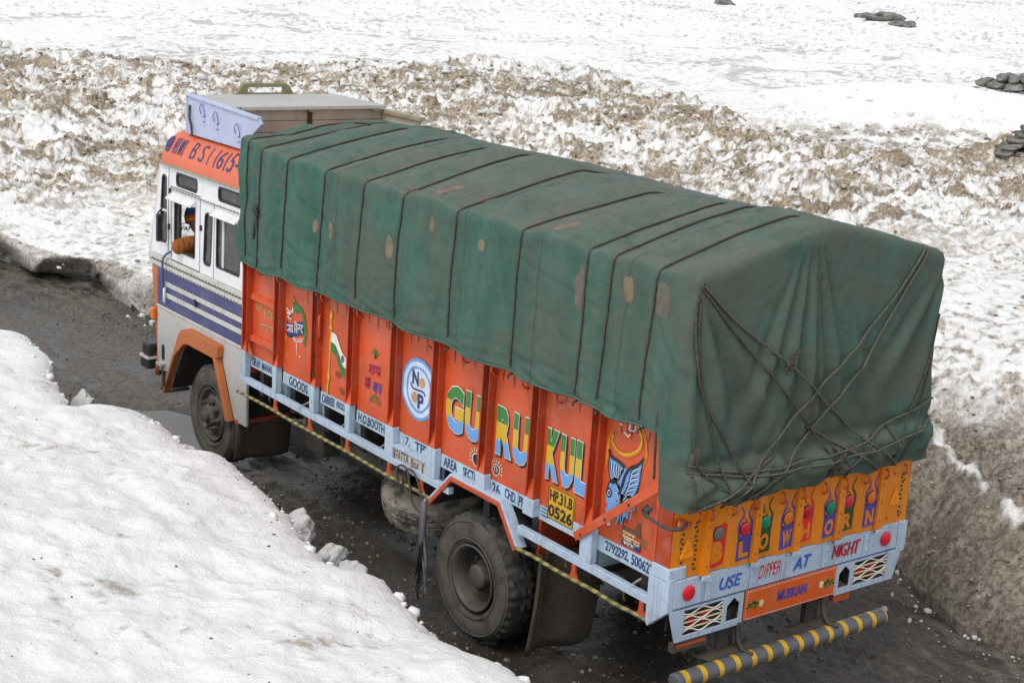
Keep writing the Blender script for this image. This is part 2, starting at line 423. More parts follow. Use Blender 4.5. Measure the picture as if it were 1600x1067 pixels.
    dirt = np.maximum(dirt, .80*hol*sst(-.50, .25, n2+.5*n3+.2*n1))
    # the cut face and the ramp behind the truck
    fn = fbm(y*1.3+x*.4, z*3.1+x*.3, 4, .6)
    facemask = steep*(1-sst(.7, 1.0, a)*.9)*np.clip(.72+.55*fn, 0, 1)*(1-sst(.5, 1.0, dn))
    facemask = np.maximum(facemask, steep*(1-sst(.3, 1.6, dn))*sst(-.15, .4, n2+.3*n3)*.6)
    ramp = (1-steep)*(1-sst(1.0, 3.0, dn+1.3*n1+.6*n2))*np.clip(1.0+.35*n2+.45*n3-.75*sst(-.05, .4, n1+.5*n2)*sst(.8, 1.7, dn), .12, 1)
    ramp = np.maximum(ramp, (1-steep)*(1-sst(3, 9, dn))*sst(-.30, .45, .6*n2+1.0*n3)*.75)
    facemask = np.maximum(facemask, ramp)
    # a rill of clean slush and its dark crack running down the bank on the right
    rill = np.array([(6.4, 2.9), (5.65, 2.3), (5.35, 1.75), (5.0, 1.2), (4.75, .45), (4.55, -.4)])
    dr = np.full(x.shape, 9.)
    near = (np.abs(x-5.4) < 2) & (np.abs(y-1.2) < 2.5)
    if near.any():
        px, py = x[near], y[near]; m = np.full(px.shape, 9.)
        wob = .06*np.sin(py*9)+.05*np.sin(px*13)
        for (ax, ay), (bx, by) in zip(rill, rill[1:]):
            t = np.clip(((px-ax)*(bx-ax)+(py-ay)*(by-ay))/((bx-ax)**2+(by-ay)**2), 0, 1)
            m = np.minimum(m, np.hypot(px-ax-t*(bx-ax), py-ay-t*(by-ay))+wob*.5)
        dr[near] = m
    facemask = facemask*(1-.7*np.exp(-(np.clip(dr+.05*n3, 0, 9)/.045)**2)); z = z-.05*np.exp(-((dr-.09)/.035)**2)
    dirt = np.maximum(dirt, facemask)
    # thin film of dust over the whole rough belt and the ground nearer the road: creamy rather than white
    film = np.maximum(.34*band, .22*(1-sst(40, 52, r)))*np.clip(.75+.9*n1+.5*n2, 0, 1.4)*clean
    dirt = np.maximum(dirt, film)
    grey = np.maximum(sst(40, 50, r)*.8, .55*hol)
    grey = np.maximum(grey, steep*(1-sst(.8, 2.0, dn))*.75)
    grey = np.maximum(grey, (1-steep)*sst(.3, .9, dn)*(1-sst(1.5, 4., dn))*.6)
    grey = np.maximum(grey, (1-steep)*(1-sst(.6, 1., dn))*(.35+.6*sst(.1, -1.2, y)))
    # meltwater wets the foot of the right-hand bank; the lorry's shade is painted in
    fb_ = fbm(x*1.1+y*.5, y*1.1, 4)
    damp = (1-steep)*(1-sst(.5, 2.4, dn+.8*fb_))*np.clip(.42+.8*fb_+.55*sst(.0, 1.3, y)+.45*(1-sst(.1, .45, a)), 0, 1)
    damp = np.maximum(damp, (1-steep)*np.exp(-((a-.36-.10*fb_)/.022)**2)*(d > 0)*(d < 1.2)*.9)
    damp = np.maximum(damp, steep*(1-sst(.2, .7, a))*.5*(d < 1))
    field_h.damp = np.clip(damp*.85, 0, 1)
    return z, np.clip(dirt, 0, 1), np.clip(grey, 0, 1)
def field_z(x, y): return float(field_h(np.array([float(x)]), np.array([float(y)]))[0][0])

def snow_material(name, whiteness, bumps):
    t = NT(name); P = t.pos()
    at = t.n('ShaderNodeAttribute'); at.attribute_name = 'dirt'
    ag = t.n('ShaderNodeAttribute'); ag.attribute_name = 'grey'
    n = t.noise(P, 9, 6, .72, .3); n2 = t.noise(P, 2.2, 4, .6)
    fac = t.math('ADD', at.outputs['Fac'], t.math('MULTIPLY', t.math('SUBTRACT', n, .5), .75))
    fac = t.math('ADD', fac, t.math('MULTIPLY', t.math('SUBTRACT', t.noise(P, 27, 5, .8), .5), .70))
    fac = t.ramp(fac, .10, .92)
    snow = t.mix(t.ramp(n2, .35, .7), whiteness, tuple(x*.955 for x in whiteness))
    soil = t.mix(t.ramp(t.noise(P, 15, 5, .75), .36, .64), (.20, .152, .098), (.56, .47, .355))
    soil = t.mix(t.math('MULTIPLY', t.ramp(t.noise(P, .9, 4, .6), .42, .62), .45), soil, (.115, .088, .06))
    soil = t.mix(ag.outputs['Fac'], soil, t.mix(t.ramp(t.noise(P, 15, 5, .75), .36, .64), (.16, .14, .118), (.46, .42, .37)))
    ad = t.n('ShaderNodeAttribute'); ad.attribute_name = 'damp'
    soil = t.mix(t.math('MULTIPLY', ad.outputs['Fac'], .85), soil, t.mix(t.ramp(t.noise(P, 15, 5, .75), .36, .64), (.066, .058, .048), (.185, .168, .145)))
    c = t.mix(fac, snow, soil)
    h = t.math('ADD', t.math('MULTIPLY', t.noise(P, 5, 6, .7), .8), t.math('ADD', t.math('MULTIPLY', t.noise(P, 24, 5, .7), .45), t.math('MULTIPLY', t.math('MULTIPLY', t.noise(P, 75, 3, .7), fac), .35)))
    return t.done(c, t.math('SUBTRACT', .8, t.math('MULTIPLY', fac, .2)), t.bump(h, bumps, .06), spec=.25)
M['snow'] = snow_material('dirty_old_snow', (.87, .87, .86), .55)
M['banksnow'] = snow_material('clean_melting_snow', (.89, .89, .885), .68)

def build_field():
    th = np.radians(np.concatenate([np.linspace(-25, 13, 40)[:-1], np.linspace(13, 61.5, 1080), np.linspace(61.5, 125, 60)[1:]]))
    sn, cs = np.sin(th), np.cos(th)
    rr = np.geomspace(3, 700, 6000)
    X = CAM.x+np.outer(rr, sn); Y = CAM.y+np.outer(rr, cs)
    inside = X > base_x(Y)
    rb = np.empty(len(th))
    for k in range(len(th)):
        ids = np.where(~inside[:, k])[0]
        rb[k] = rr[min(ids[-1]+1, len(rr)-1)] if len(ids) else rr[0]
    k = np.ones(5)/5; rb = np.where(np.abs(np.gradient(rb)) < 1.5, np.convolve(np.pad(rb, 2, 'edge'), k, 'valid'), rb)
    rb = np.minimum(rb, 500)
    # radial steps: fine on the cut face, then growing with distance
    steps = [0]; 
    while steps[-1] < 700:
        s = steps[-1]
        steps.append(s+(.032 if s < 1.4 else max(.04, .0031*(s+12)) if s < 48 else .0075*s))
    steps = np.array(steps)
    R_ = rb[None, :]-.12+steps[:, None]
    X = CAM.x+R_*sn; Y = CAM.y+R_*cs
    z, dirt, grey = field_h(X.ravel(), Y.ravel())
    z = z.reshape(X.shape); z[0] = -.25
    # meltwater has undercut the bank beyond the cab: the foot of the face is pushed back under its lip
    cut = np.interp(Y[0], [9, 12, 13.9, 14.5, 16.6, 17.4, 30], [.05, .12, .22, 1.0, 1.0, .35, .2])
    ss = np.broadcast_to(steps[:, None], z.shape)
    lip = np.interp(Y[0], [9, 13.9, 14.5, 16.6, 17.4], [.10, .16, .36, .36, .2])
    push = cut*(1-sst(.0, 1.0, ss/lip)**.6)
    X = X+push*sn; Y = Y+push*cs
    z = np.where((ss < lip) & (ss > 0), z*.55+(ss/lip)*.45*z[np.argmin(np.abs(steps-.36))], z)
    V = np.stack([X, Y, z], -1).reshape(-1, 3)
    me = grid_mesh('snow_field', V, *X.shape)
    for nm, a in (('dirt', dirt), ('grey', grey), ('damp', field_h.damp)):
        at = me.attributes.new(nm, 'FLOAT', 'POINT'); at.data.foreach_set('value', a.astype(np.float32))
    return tag(link('snow_field', me, M['snow'], None, True), 'dirty old snowfield beyond the road, rough avalanche debris in front and smooth white snow behind', kind='structure')
build_field()

def bank_edge(y): return np.interp(y, NB[:, 0], NB[:, 1])
def bank_h(y, d):
    """near snow bank: d is the distance in from the rim, negative down the face"""
    x = bank_edge(y)-d
    rim = .865+.05*fbm(y*.7, y*0+3.3, 2)
    top = rim-.13*np.exp(-np.clip(d, 0, 9)/.11)+.115*np.clip(d-.1, 0, 3.5)+.03*np.clip(d-3.5, 0, 20)
    top = top+sst(.05, .6, d)*(.11*fbm(x*.75, y*.75, 4)+.035*fbm(x*3.1, y*3.1, 4)+.022*(ridged(x*2.2, y*2.2, 3)-.4))
    return x, top
def build_bank():
    ys = np.concatenate([np.linspace(-40, -1.5, 60)[:-1], np.linspace(-1.5, 13, 620), np.geomspace(13, 120, 60)[1:]])
    jig = .035*fbm(ys*2.6, ys*0+1.7, 3)+.045*np.clip(fbm(ys*6.5, ys*0+4.4, 3), -.3, .6)
    dd = np.concatenate([np.arange(0, .35, .018), np.arange(.35, 4, .026), np.geomspace(4, 60, 60)])
    Yg, D = np.meshgrid(ys, dd, indexing='ij')
    X, Z = bank_h(Yg, D)
    X = X+jig[:, None]*np.exp(-D/.3)
    # face
    nf = 14; fz = np.linspace(0, 1, nf, endpoint=False)
    F = []
    for q in fz:
        z0 = Z[:, 0]*q-.12*(1-q)
        bul = .10*np.sin(q*pi)+.16*(1-q)**2+.07*fbm(ys*2.1, ys*0+q*3, 3)
        F.append(np.stack([X[:, 0]+bul*(1-q**3), ys, z0], -1))
    V = np.concatenate([np.stack(F, 1), np.stack([X, Yg, Z], -1)], 1)
    x = V[..., 0]; y = V[..., 1]
    big = fbm(x*.6+9, y*.6, 3); n = fbm(x*2.4, y*2.4, 5, .65); n3 = fbm(x*7, y*7, 3, .7)
    dirt = .58*sst(.06, .58, .60*n+.50*n3+.50*big)
    dirt[:, :nf] = .5+.3*n[:, :nf]
    me = grid_mesh('snow_bank', V.reshape(-1, 3), V.shape[0], V.shape[1])
    at = me.attributes.new('dirt', 'FLOAT', 'POINT'); at.data.foreach_set('value', dirt.ravel().astype(np.float32))
    at = me.attributes.new('grey', 'FLOAT', 'POINT'); at.data.foreach_set('value', np.full(dirt.size, .1, np.float32))
    return tag(link('snow_bank', me, M['banksnow'], None, True), 'thick white melting snow bank along the near edge of the muddy road', kind='structure')
build_bank()

# road
PUD = [(-.15, 9.0, .38, .5, .085), (.18, 7.8, .40, .9, .13), (.1, 6.9, .25, .4, .06), (.9, 5.0, .35, .5, .06), (.55, 8.6, .3, .5, .06)]
def road_h(x, y):
    c = np.interp(y, [-20, 0, 8, 13, 17, 25], [1.6, 1.4, 1.0, .3, -1, -5])
    u = x-c
    z = .035*fbm(x*.7, y*.5, 4)+.016*fbm(x*3.3, y*2.1, 4)+.008*ridged(x*8, y*5, 3)
    for off in (-1.05, 1.0):       # wheel ruts with lips of pushed-up mud
        z = z-.030*np.exp(-((u-off+.06*np.sin(y*.9))/.2)**2)+.016*np.exp(-((np.abs(u-off+.06*np.sin(y*.9))-.33)/.09)**2)
    far = sst(1.0, 1.7, u); z = z+.015*far*fbm(x*5, y*5, 3)
    # tyre lug prints pressed in on the far side of the road and behind the truck
    lug = np.sin((y*1.0+np.abs(u-1.25)*1.6)*52)
    z = z+.010*lug*np.exp(-((u-1.28)/.17)**4)
    lug2 = np.sin((y+.7*x)*36)
    z = z+.011*lug2*np.exp(-((u+.1+.25*(y+.6))/.55)**4)*sst(.9, .2, y)*(.4+.6*fbm(x*2, y*2, 2))
    lug3 = np.sin((x*1.5+y*.55)*30)
    z = z+.010*lug3*sst(.4, 1., u)*sst(1.6, .6, y)*(.5+.5*fbm(x*1.2, y*1.2, 2))
    for px, py, ax, ay, dp in PUD: z = z-dp*np.exp(-((x-px)/ax)**2-((y-py)/ay)**2)
    return z
def build_road():
    ys = np.concatenate([np.linspace(-30, -3.5, 40)[:-1], np.linspace(-3.5, 17.5, 840), np.geomspace(17.5, 120, 60)[1:]])
    us = np.concatenate([np.linspace(-3, -.6, 14)[:-1], np.linspace(-.6, 1, 210)])
    us = np.linspace(0, 1, 230)
    x0 = bank_edge(ys)-.6; x1 = base_x(ys)+.7
    X = x0[:, None]+(x1-x0)[:, None]*us[None, :]; Y = np.repeat(ys[:, None], len(us), 1)
    Z = road_h(X, Y)
    me = grid_mesh('road', np.stack([X, Y, Z], -1).reshape(-1, 3), *X.shape)
    c_ = np.interp(Y, [-20, 0, 8, 13, 17, 25], [1.6, 1.4, 1.0, .3, -1, -5]); u_ = X-c_
    brk = .55+.9*fbm(X*1.7, Y*1.1, 3)
    tr = np.sin((Y+np.abs(u_-1.25)*1.6)*34)*np.exp(-((u_-1.28)/.16)**4)*sst(4, 6, Y)
    tr = tr+np.sin((Y+np.abs(u_-.75)*1.4)*30)*np.exp(-((u_-.72)/.12)**4)*sst(7, 9, Y)*.8
    tr = tr+np.sin((X*1.2-Y*.9)*24)*sst(1.2, .2, Y)*sst(.2, .8, X)*.8+np.sin((X*.5+Y*1.3)*27)*sst(.6, -.3, Y)*.5
    tr = np.clip(tr*brk, 0, 1)
    at = me.attributes.new('print', 'FLOAT', 'POINT'); at.data.foreach_set('value', tr.ravel().astype(np.float32))
    t = NT('wet_road_mud'); P = t.pos()
    n = t.noise(P, 1.1, 5, .65, .5); n2 = t.noise(P, 14, 6, .75); n3 = t.noise(t.mapping(P, (3.2, .7, 1), rot=(0, 0, -.12)), 1.6, 5, .65)
    wet = t.ramp(t.math('ADD', n, t.math('MULTIPLY', t.math('SUBTRACT', n3, .5), .9)), .42, .62)
    sp = t.n('ShaderNodeSeparateXYZ'); t.l(P, sp.inputs[0])
    c = t.mix(t.ramp(n2, .3, .72), (.070, .061, .050), (.170, .149, .122))
    c = t.mix(t.math('MULTIPLY', t.ramp(n3, .5, .75), .55), c, (.20, .165, .125))
    blot = t.noise(P, 4.2, 6, .72, .4); c = t.mix(t.math('MULTIPLY', t.ramp(blot, .50, .68), .6), c, (.055, .044, .033)); c = t.mix(t.math('MULTIPLY', t.ramp(t.noise(P, 26, 5, .75), .56, .70), .45), c, (.21, .175, .135))
    # soaked, churned ruts by the near bank, and painted shade under the lorry
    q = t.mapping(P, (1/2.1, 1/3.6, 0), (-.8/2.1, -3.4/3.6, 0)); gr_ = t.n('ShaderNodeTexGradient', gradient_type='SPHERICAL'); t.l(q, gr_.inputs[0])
    soak_shade = t.ramp(t.math('ADD', gr_.outputs['Fac'], t.math('MULTIPLY', t.math('SUBTRACT', n3, .5), .9)), .0, .26); wet = t.math('MAXIMUM', wet, soak_shade)
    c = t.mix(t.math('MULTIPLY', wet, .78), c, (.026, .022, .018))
    pr = t.n('ShaderNodeAttribute'); pr.attribute_name = 'print'; c = t.mix(t.math('MULTIPLY', pr.outputs['Fac'], .6), c, (.036, .030, .024))
    v = t.n('ShaderNodeTexVoronoi'); t.l(P, v.inputs['Vector']); v.inputs['Scale'].default_value = 34
    peb = t.ramp(v.outputs['Distance'], .12, .28, 1, 0)
    peb = t.math('MULTIPLY', peb, t.ramp(t.noise(P, 40, 2), .56, .6))
    c = t.mix(t.math('MULTIPLY', peb, .5), c, (.22, .19, .16))
    ro = t.math('SUBTRACT', .72, t.math('MULTIPLY', wet, .54))
    h = t.math('ADD', t.math('ADD', t.math('MULTIPLY', n2, .5), t.math('MULTIPLY', t.noise(P, 45, 4, .7), .25)), t.math('MULTIPLY', peb, .3))
    m = t.done(c, ro, t.bump(h, .55, .03), spec=.4)
    tag(link('road', me, m, None, True), 'wet muddy mountain road cut between two walls of old snow', kind='structure')
    t = NT('puddle_water'); P = t.pos(); n = t.noise(P, 7, 3)
    m = t.done((.06, .05, .038), .06, t.bump(n, .03, .01), spec=.6)
    mb = MB()
    # one still sheet of meltwater lying in the low spots of the road
    k = np.linspace(-1.3, 3.0, 2)
    mb.add([(-1.25, 4.3, -.060), (2.6, 4.3, -.060), (2.6, 15.2, -.060), (-1.25, 15.2, -.060)], [(0, 1, 2, 3)])
    tag(mk('water', mb, m), 'shallow meltwater standing in puddles on the muddy road', kind='structure')
build_road()
mb = MB()
gv = []
N = 24
mb.add([(x, y, -.9) for x in np.linspace(-900, 900, N) for y in np.linspace(-900, 900, N)],
       [(i*N+j, (i+1)*N+j, (i+1)*N+j+1, i*N+j+1) for i in range(N-1) for j in range(N-1)])
tag(mk('ground', mb, M['snow']), 'frozen ground under the snow', kind='structure')
# ------------------------------------------------------------------ lettering helpers
_txt = {}
def text2d(s, bold=0., shear=0.):
    key = (s, bold, shear)
    if key in _txt: return _txt[key]
    cu = bpy.data.curves.new('lettering', 'FONT'); cu.body = s; cu.size = 1; cu.offset = bold; cu.shear = shear; cu.resolution_u = 3
    o = bpy.data.objects.new('lettering', cu); COL.objects.link(o)
    dg = bpy.context.evaluated_depsgraph_get(); dg.update()
    me = bpy.data.meshes.new_from_object(o.evaluated_get(dg))
    co = np.array([v.co[:2] for v in me.vertices]); fs = [tuple(p.vertices) for p in me.polygons]
    bpy.data.objects.remove(o); bpy.data.curves.remove(cu); bpy.data.meshes.remove(me)
    _txt[key] = (co, fs); return _txt[key]
def side(x): return lambda a, b, t: (x+t, a, b)
def rear(y): return lambda a, b, t: (a, y+t, b)
def put_text(mb, s, frame, a0, a1, b0, b1, t=-.003, bold=0., shear=0., ref=None, skew=0., cuts=0):
    co, fs = text2d(s, bold, shear)
    if cuts:
        import bmesh
        bm = bmesh.new(); vs = [bm.verts.new((q[0], q[1], 0)) for q in co]
        for f in fs:
            try: bm.faces.new([vs[i] for i in f])
            except ValueError: pass
        y0, y1 = co[:, 1].min(), co[:, 1].max()
        for k in range(1, cuts): bmesh.ops.bisect_plane(bm, geom=bm.verts[:]+bm.edges[:]+bm.faces[:], plane_co=(0, y0+(y1-y0)*k/cuts, 0), plane_no=(0, 1, 0))
        bm.verts.index_update(); co = np.array([v.co[:2] for v in bm.verts]); fs = [tuple(v.index for v in f.verts) for f in bm.faces]; bm.free()
    rc = co if ref is None else text2d(s, ref, shear)[0]
    lo, hi = rc.min(0), rc.max(0)
    q = (co-lo)/(hi-lo)
    return mb.add([frame(a0+(a1-a0)*u, b0+(b1-b0)*v+skew*u, t) for u, v in q], fs)
def lettering(name, parent, s, frame, a0, a1, b0, b1, mat, t=-.003, bold=.012, shear=0., skew=0.):
    return mk(name, put_text(MB(), s, frame, a0, a1, b0, b1, t, bold, shear, None, skew), mat, parent, fix=False)
def ell(cx, cy, rx, ry, n=32, a0=0., a1=2*pi):
    return [(cx+rx*cos(a0+(a1-a0)*i/n), cy+ry*sin(a0+(a1-a0)*i/n)) for i in range(n if abs(a1-a0-2*pi) < 1e-6 else n+1)]
def smooth_path(pts, n=8):
    P = [Vector(p) for p in pts]; out = []
    for i in range(len(P)-1):
        p0, p1, p2, p3 = P[max(i-1, 0)], P[i], P[i+1], P[min(i+2, len(P)-1)]
        for k in range(n):
            u = k/n
            out.append(.5*((2*p1)+(p2-p0)*u+(2*p0-5*p1+4*p2-p3)*u*u+(3*p1-p0-3*p2+p3)*u*u*u))
    return out+[P[-1]]

# ------------------------------------------------------------------ the lorry
W, L = 2.45, 6.12
truck = empty('truck', (W/2, 3.6, 0), 'orange goods lorry with white and navy cab and tarped load on the muddy road', 'truck')
T = truck
# chassis, floor, axles
for x in (.78, 1.67): mk('chassis_rail', MB().box(x-.04, x+.04, .12, 8.2, .76, .99), M['chassis'], T)
for y in np.arange(.35, 6.0, .62): mk('cross_bearer', MB().box(.12, 2.33, y-.04, y+.04, 1.0, 1.25), M['chassis'], T)
mk('cargo_floor', MB().box(.14, 2.31, .03, 6.1, 1.25, 1.31), M['chassis'], T)
for y in (.5, 3.2, 5.0, 6.3): mk('chassis_crossmember', MB().box(.82, 1.63, y-.05, y+.05, .8, .95), M['chassis'], T)
mk('rear_axle', MB().tube([(.25, 2.229, .52), (.8, 2.229, .52), (1.1, 2.229, .52), (1.12, 2.229, .52), (1.35, 2.229, .52), (1.65, 2.229, .52), (2.2, 2.229, .52)], [.09, .09, .1, .2, .2, .09, .09], 16), M['chassis'], T, True)
mk('front_axle', MB().tube([(.3, 6.952, .50), (2.15, 6.952, .50)], .07, 12), M['chassis'], T, True)
mk('propeller_shaft', MB().tube([(1.225, 2.4, .6), (1.225, 6.4, .8)], .05, 12), M['chassis'], T, True)
for x in (.72, 1.73):
    for y0 in (2.229, 6.952):
        mb = MB()
        for k in range(5):
            l = .75-.11*k; mb.box(x-.04, x+.04, y0-l, y0+l, .60-.022*k+.0, .618-.022*k)
        mk('leaf_spring', mb, M['chassis'], T)
mk('fuel_tank', MB().box(1.85, 2.35, 4.3, 5.3, .55, .98), M['chassis'], T, bevel=.06)
mk('battery_box', MB().box(.28, .7, 5.0, 5.35, .62, .98), M['chassis'], T, bevel=.02)
mk('air_tank', MB().tube([(.45, 3.9, .78), (.45, 3.92, .78), (.45, 4.78, .78), (.45, 4.8, .78)], [.05, .13, .13, .05], 20), M['chassis'], T, True)

# wheels
def tyre_mesh(x0, sgn, yc, lug):
    n = 144
    prof = [(.05, .262), (.028, .275), (.012, .30), (.0, .34), (-.012, .40), (-.010, .445), (.004, .485), (.018, .508), (.030, .518), (.075, .523), (.10, .524), (.135, .525), (.17, .524), (.195, .523), (.24, .518), (.252, .508), (.268, .485), (.28, .445), (.282, .40), (.27, .34), (.258, .30), (.242, .275), (.22, .262)]
    def rf(i, k, r):
        if lug:
            if 6 <= i <= 8 or 14 <= i <= 16:
                return r-(.022 if (k+(2 if i > 10 else 0)) % 4 < 2 else 0)
            if i in (9, 13): return r-(.016 if k % 6 < 2 else 0)
            if i in (10, 12): return r-.012
            if i == 11: return r-(.010 if k % 6 < 2 else 0)
        else:
            if i in (9, 11, 13): return r-.012
            if i in (7, 15): return r-(.006 if k % 3 == 0 else 0)
        return r
    return MB().lathe(prof, (x0, yc, .52), 'x', n, rf, sgn)
def sidewall_rings(x0, sgn, yc):
    mb = MB()
    for r in (.325, .462):
        mb.lathe([(-.013, r-.007), (-.019, r), (-.013, r+.007)], (x0, yc, .52), 'x', 72, None, sgn)
    return mb
def wheel(x0, sgn, yc, front):
    t = mk('front_wheel' if front else 'rear_wheel', tyre_mesh(x0, sgn, yc, not front), M['tyre'], T, 'auto')
    mk('sidewall', MB().lathe([(.026, .276), (.010, .30), (-.003, .34), (-.0155, .40), (-.0135, .445), (.001, .483)], (x0, yc, .52), 'x', 96, None, sgn), M['sidewall'], t, True)
    mk('sidewall_rib', sidewall_rings(x0, sgn, yc), M['sidewall'], t, True)
    C = (x0, yc, .52)
    if front:
        mk('rim', MB().lathe([(.03, .262), (.005, .268), (-.004, .275), (.0, .262), (.02, .25), (.045, .245), (.055, .225), (.03, .195), (.016, .165), (.012, .12), (.012, .0)], C, 'x', 64, None, sgn), M['rim'], t, True)
        mk('hub', MB().lathe([(.012, .118), (-.03, .115), (-.045, .10), (-.05, .075), (-.052, .07), (-.085, .066), (-.095, .05), (-.097, 0)], C, 'x', 32, None, sgn), M['hub'], t, 'auto')
        for k in range(8):
            a = 2*pi*k/8+.2; y = yc+.145*cos(a); z = .52+.145*sin(a)
            mk('wheel_nut', MB().tube([(x0+sgn*.016, y, z), (x0-sgn*.022, y, z), (x0-sgn*.022, y, z), (x0-sgn*.055, y, z)], [.030, .027, .017, .015], 8), M['hub'], t)
        for k in range(6):
            a = 2*pi*k/6+.5; mb = MB()
            pts = [(yc+r*cos(a+d), .52+r*sin(a+d)) for r, d in ((.198, -.12), (.222, -.10), (.222, .10), (.198, .12))]
            mb.flat(pts, lambda p, q, tt: (x0+sgn*.034+tt, p, q), -.004*sgn); mk('hand_hole', mb, M['black'], t)
    else:
        mk('rim', MB().lathe([(.03, .262), (.004, .268), (-.006, .276), (-.004, .258), (.012, .248), (.03, .238), (.12, .232), (.175, .225), (.19, .205), (.17, .17), (.165, .10)], C, 'x', 64, None, sgn), M['rim'], t, True)
        mk('hub', MB().lathe([(.17, .135), (.13, .13), (.125, .105), (.05, .098), (.035, .085), (.03, .07), (.028, 0)], C, 'x', 32, None, sgn), M['hub'], t, 'auto')
        for k in range(10):
            a = 2*pi*k/10+.1; y = yc+.16*cos(a); z = .52+.16*sin(a)
            mk('wheel_nut', MB().tube([(x0+sgn*.17, y, z), (x0+sgn*.12, y, z)], [.024, .02], 6), M['hub'], t)
    return t
wheel(.10, 1, 6.952, True); wheel(W-.10, -1, 6.952, True)
wheel(.03, 1, 2.229, False); wheel(.335, 1, 2.229, False); wheel(W-.03, -1, 2.229, False); wheel(W-.335, -1, 2.229, False)
# spare wheel slung flat under the body
sp = MB(); prof = [(-.11, .27), (-.135, .30), (-.14, .40), (-.125, .48), (-.105, .51), (-.04, .517), (-.035, .505), (-.02, .505), (-.015, .517), (.015, .517), (.02, .505), (.035, .505), (.04, .517), (.105, .51), (.125, .48), (.14, .40), (.135, .30), (.11, .27)]
sp.lathe(prof, (0, 0, 0), 'z', 120, lambda i, k, r: r-(.015 if (i in (3, 4, 5, 12, 13, 14) and (k+i) % 4 == 0) else 0))
rm = Matrix.Rotation(radians(-14), 3, 'Y') @ Matrix.Rotation(radians(6), 3, 'X')
sp.v = [tuple(Vector((.60, 3.52, .72))+rm @ Vector(v)) for v in sp.v]
t = NT('mud_caked_spare'); P_ = t.pos(); n_ = t.noise(P_, 6, 6, .7, .5); n3_ = t.noise(P_, 60, 4, .7)
msk = t.ramp(t.math('ADD', n_, t.math('MULTIPLY', t.n('ShaderNodeSeparateXYZ').outputs[0], 0.)), .38, .56)
M['spare'] = t.done(t.mix(msk, (.05, .045, .038), (.27, .235, .19)), .9, t.bump(n3_, .5, .008))
spare = mk('spare_wheel', sp, M['spare'], T, 'auto')
sp = MB().lathe([(.04, .27), (.0, .20), (.0, .0)], (0, 0, 0), 'z', 40); sp.v = [tuple(Vector((.60, 3.52, .72))+rm @ Vector(v)) for v in sp.v]
mk('rim', sp, M['rim'], spare, True)

# ---- left side wall
PX = .068                                        # plane of the sheet panels; posts and rails stand out to X = 0
posts = [.865, 1.545, 2.16, 2.84, 3.46, 4.14, 4.76, 5.46, 6.085]     # middle of each post along Y
PW = .104
edges = [.17]+posts
def sideprism(pts, x0, x1): return MB().prism([pts], side(0), x0, x1)
panels = []
ctext = {}
for i in range(len(posts)):
    y0 = (posts[i-1]+PW/2-.004) if i else .168
    y1 = posts[i]-PW/2+.004
    if i == len(posts)-1: y1 = 6.05
    # sheet with a shallow rolled swage near the edges so that it does not read as a flat card
    ys = np.linspace(y0, y1, 9); zs = np.linspace(1.385, 2.42, 15)
    mb = MB(); V = []
    for y in ys:
        for z in zs:
            u = (y-y0)/(y1-y0); k = min(u, 1-u)
            V.append((PX+.006*sin(pi*u)*(.6+.4*sin(z*5+i))+.002*sin(9*z+3*y), y, z))
    n2 = len(zs)
    mb.add(V, [(a*n2+b, (a+1)*n2+b, (a+1)*n2+b+1, a*n2+b+1) for a in range(len(ys)-1) for b in range(n2-1)])
    p = mk('side_panel', mb, M['orange'], T, True); panels.append((p, y0, y1))
    strip = mk('sill_strip', MB().box(PX-.004, PX+.03, y0, y1, 1.275, 1.388), M['paleside'], T, bevel=.003)
    ctext[i] = strip
# right side, one plain sheet with its posts, closes the body
mk('side_panel', MB().box(W-.10, W-.09, .16, 6.06, 1.28, 2.42), M['orange'], T)
for y in posts: mk('side_post', MB().box(W-.09, W, y-PW/2, y+PW/2, 1.14, 2.40), M['orange_post'], T, bevel=.004)
mk('front_bulkhead', MB().box(.05, W-.05, 6.07, 6.11, 1.2, 2.42), M['orange_post'], T)
mk('inner_load', MB().box(.14, W-.14, .16, 6.02, 1.312, 2.9), M['plank'], T)
# posts: channels open outwards, so the camera looks into the shaded flange
def chan(y, w_, x0, x1, z0, z1, tk=.006, lip=.012):
    mb = MB()
    a, b = y-w_/2, y+w_/2
    mb.box(x1-tk, x1, a, b, z0, z1)                      # web
    mb.box(x0, x1-tk, b-tk, b, z0, z1); mb.box(x0, x1-tk, a, a+tk, z0, z1)   # flanges
    mb.box(x0, x0+tk, b-tk-lip, b-tk, z0, z1)
    return mb
for i, y in enumerate(posts):
    po = mk('side_post', chan(y, PW, .0, PX+.002, 1.43, 2.42), M['orange_post'], T)
    wb = .125 if i < 5 else .075
    ft = MB().prism([[(.0, 1.432), (PX-.008, 1.432), (PX-.008, 1.56)]], lambda a, b, t: (a, t, b), y-PW/2+.007, y+PW/2-.007)
    mk('post_foot', ft, M['orange'], po)
    if i == 1:  st = mk('stub_post', MB().box(-.004, PX-.006, y-wb/2, y+wb/2, 1.292, 1.43), M['pale'], T, bevel=.006)
    elif i == 2: st = mk('stub_post', MB().box(-.004, PX-.006, y-wb/2, y+wb/2, 1.295, 1.43), M['pale'], T, bevel=.006)
    else: st = mk('stub_post', MB().box(-.004, PX-.006, y-wb/2, y+wb/2, 1.176, 1.43), M['pale'] if i < 5 else M['paleside'], T, bevel=.006)
    # rivets down the flange
    for z in np.arange(1.62, 2.3, .16):
        mk('rivet', MB().lathe([(0, .008), (-.004, .006), (-.005, 0)], (.05, y-PW/2-.0005, z), 'y', 8), M['orange_post'], po)
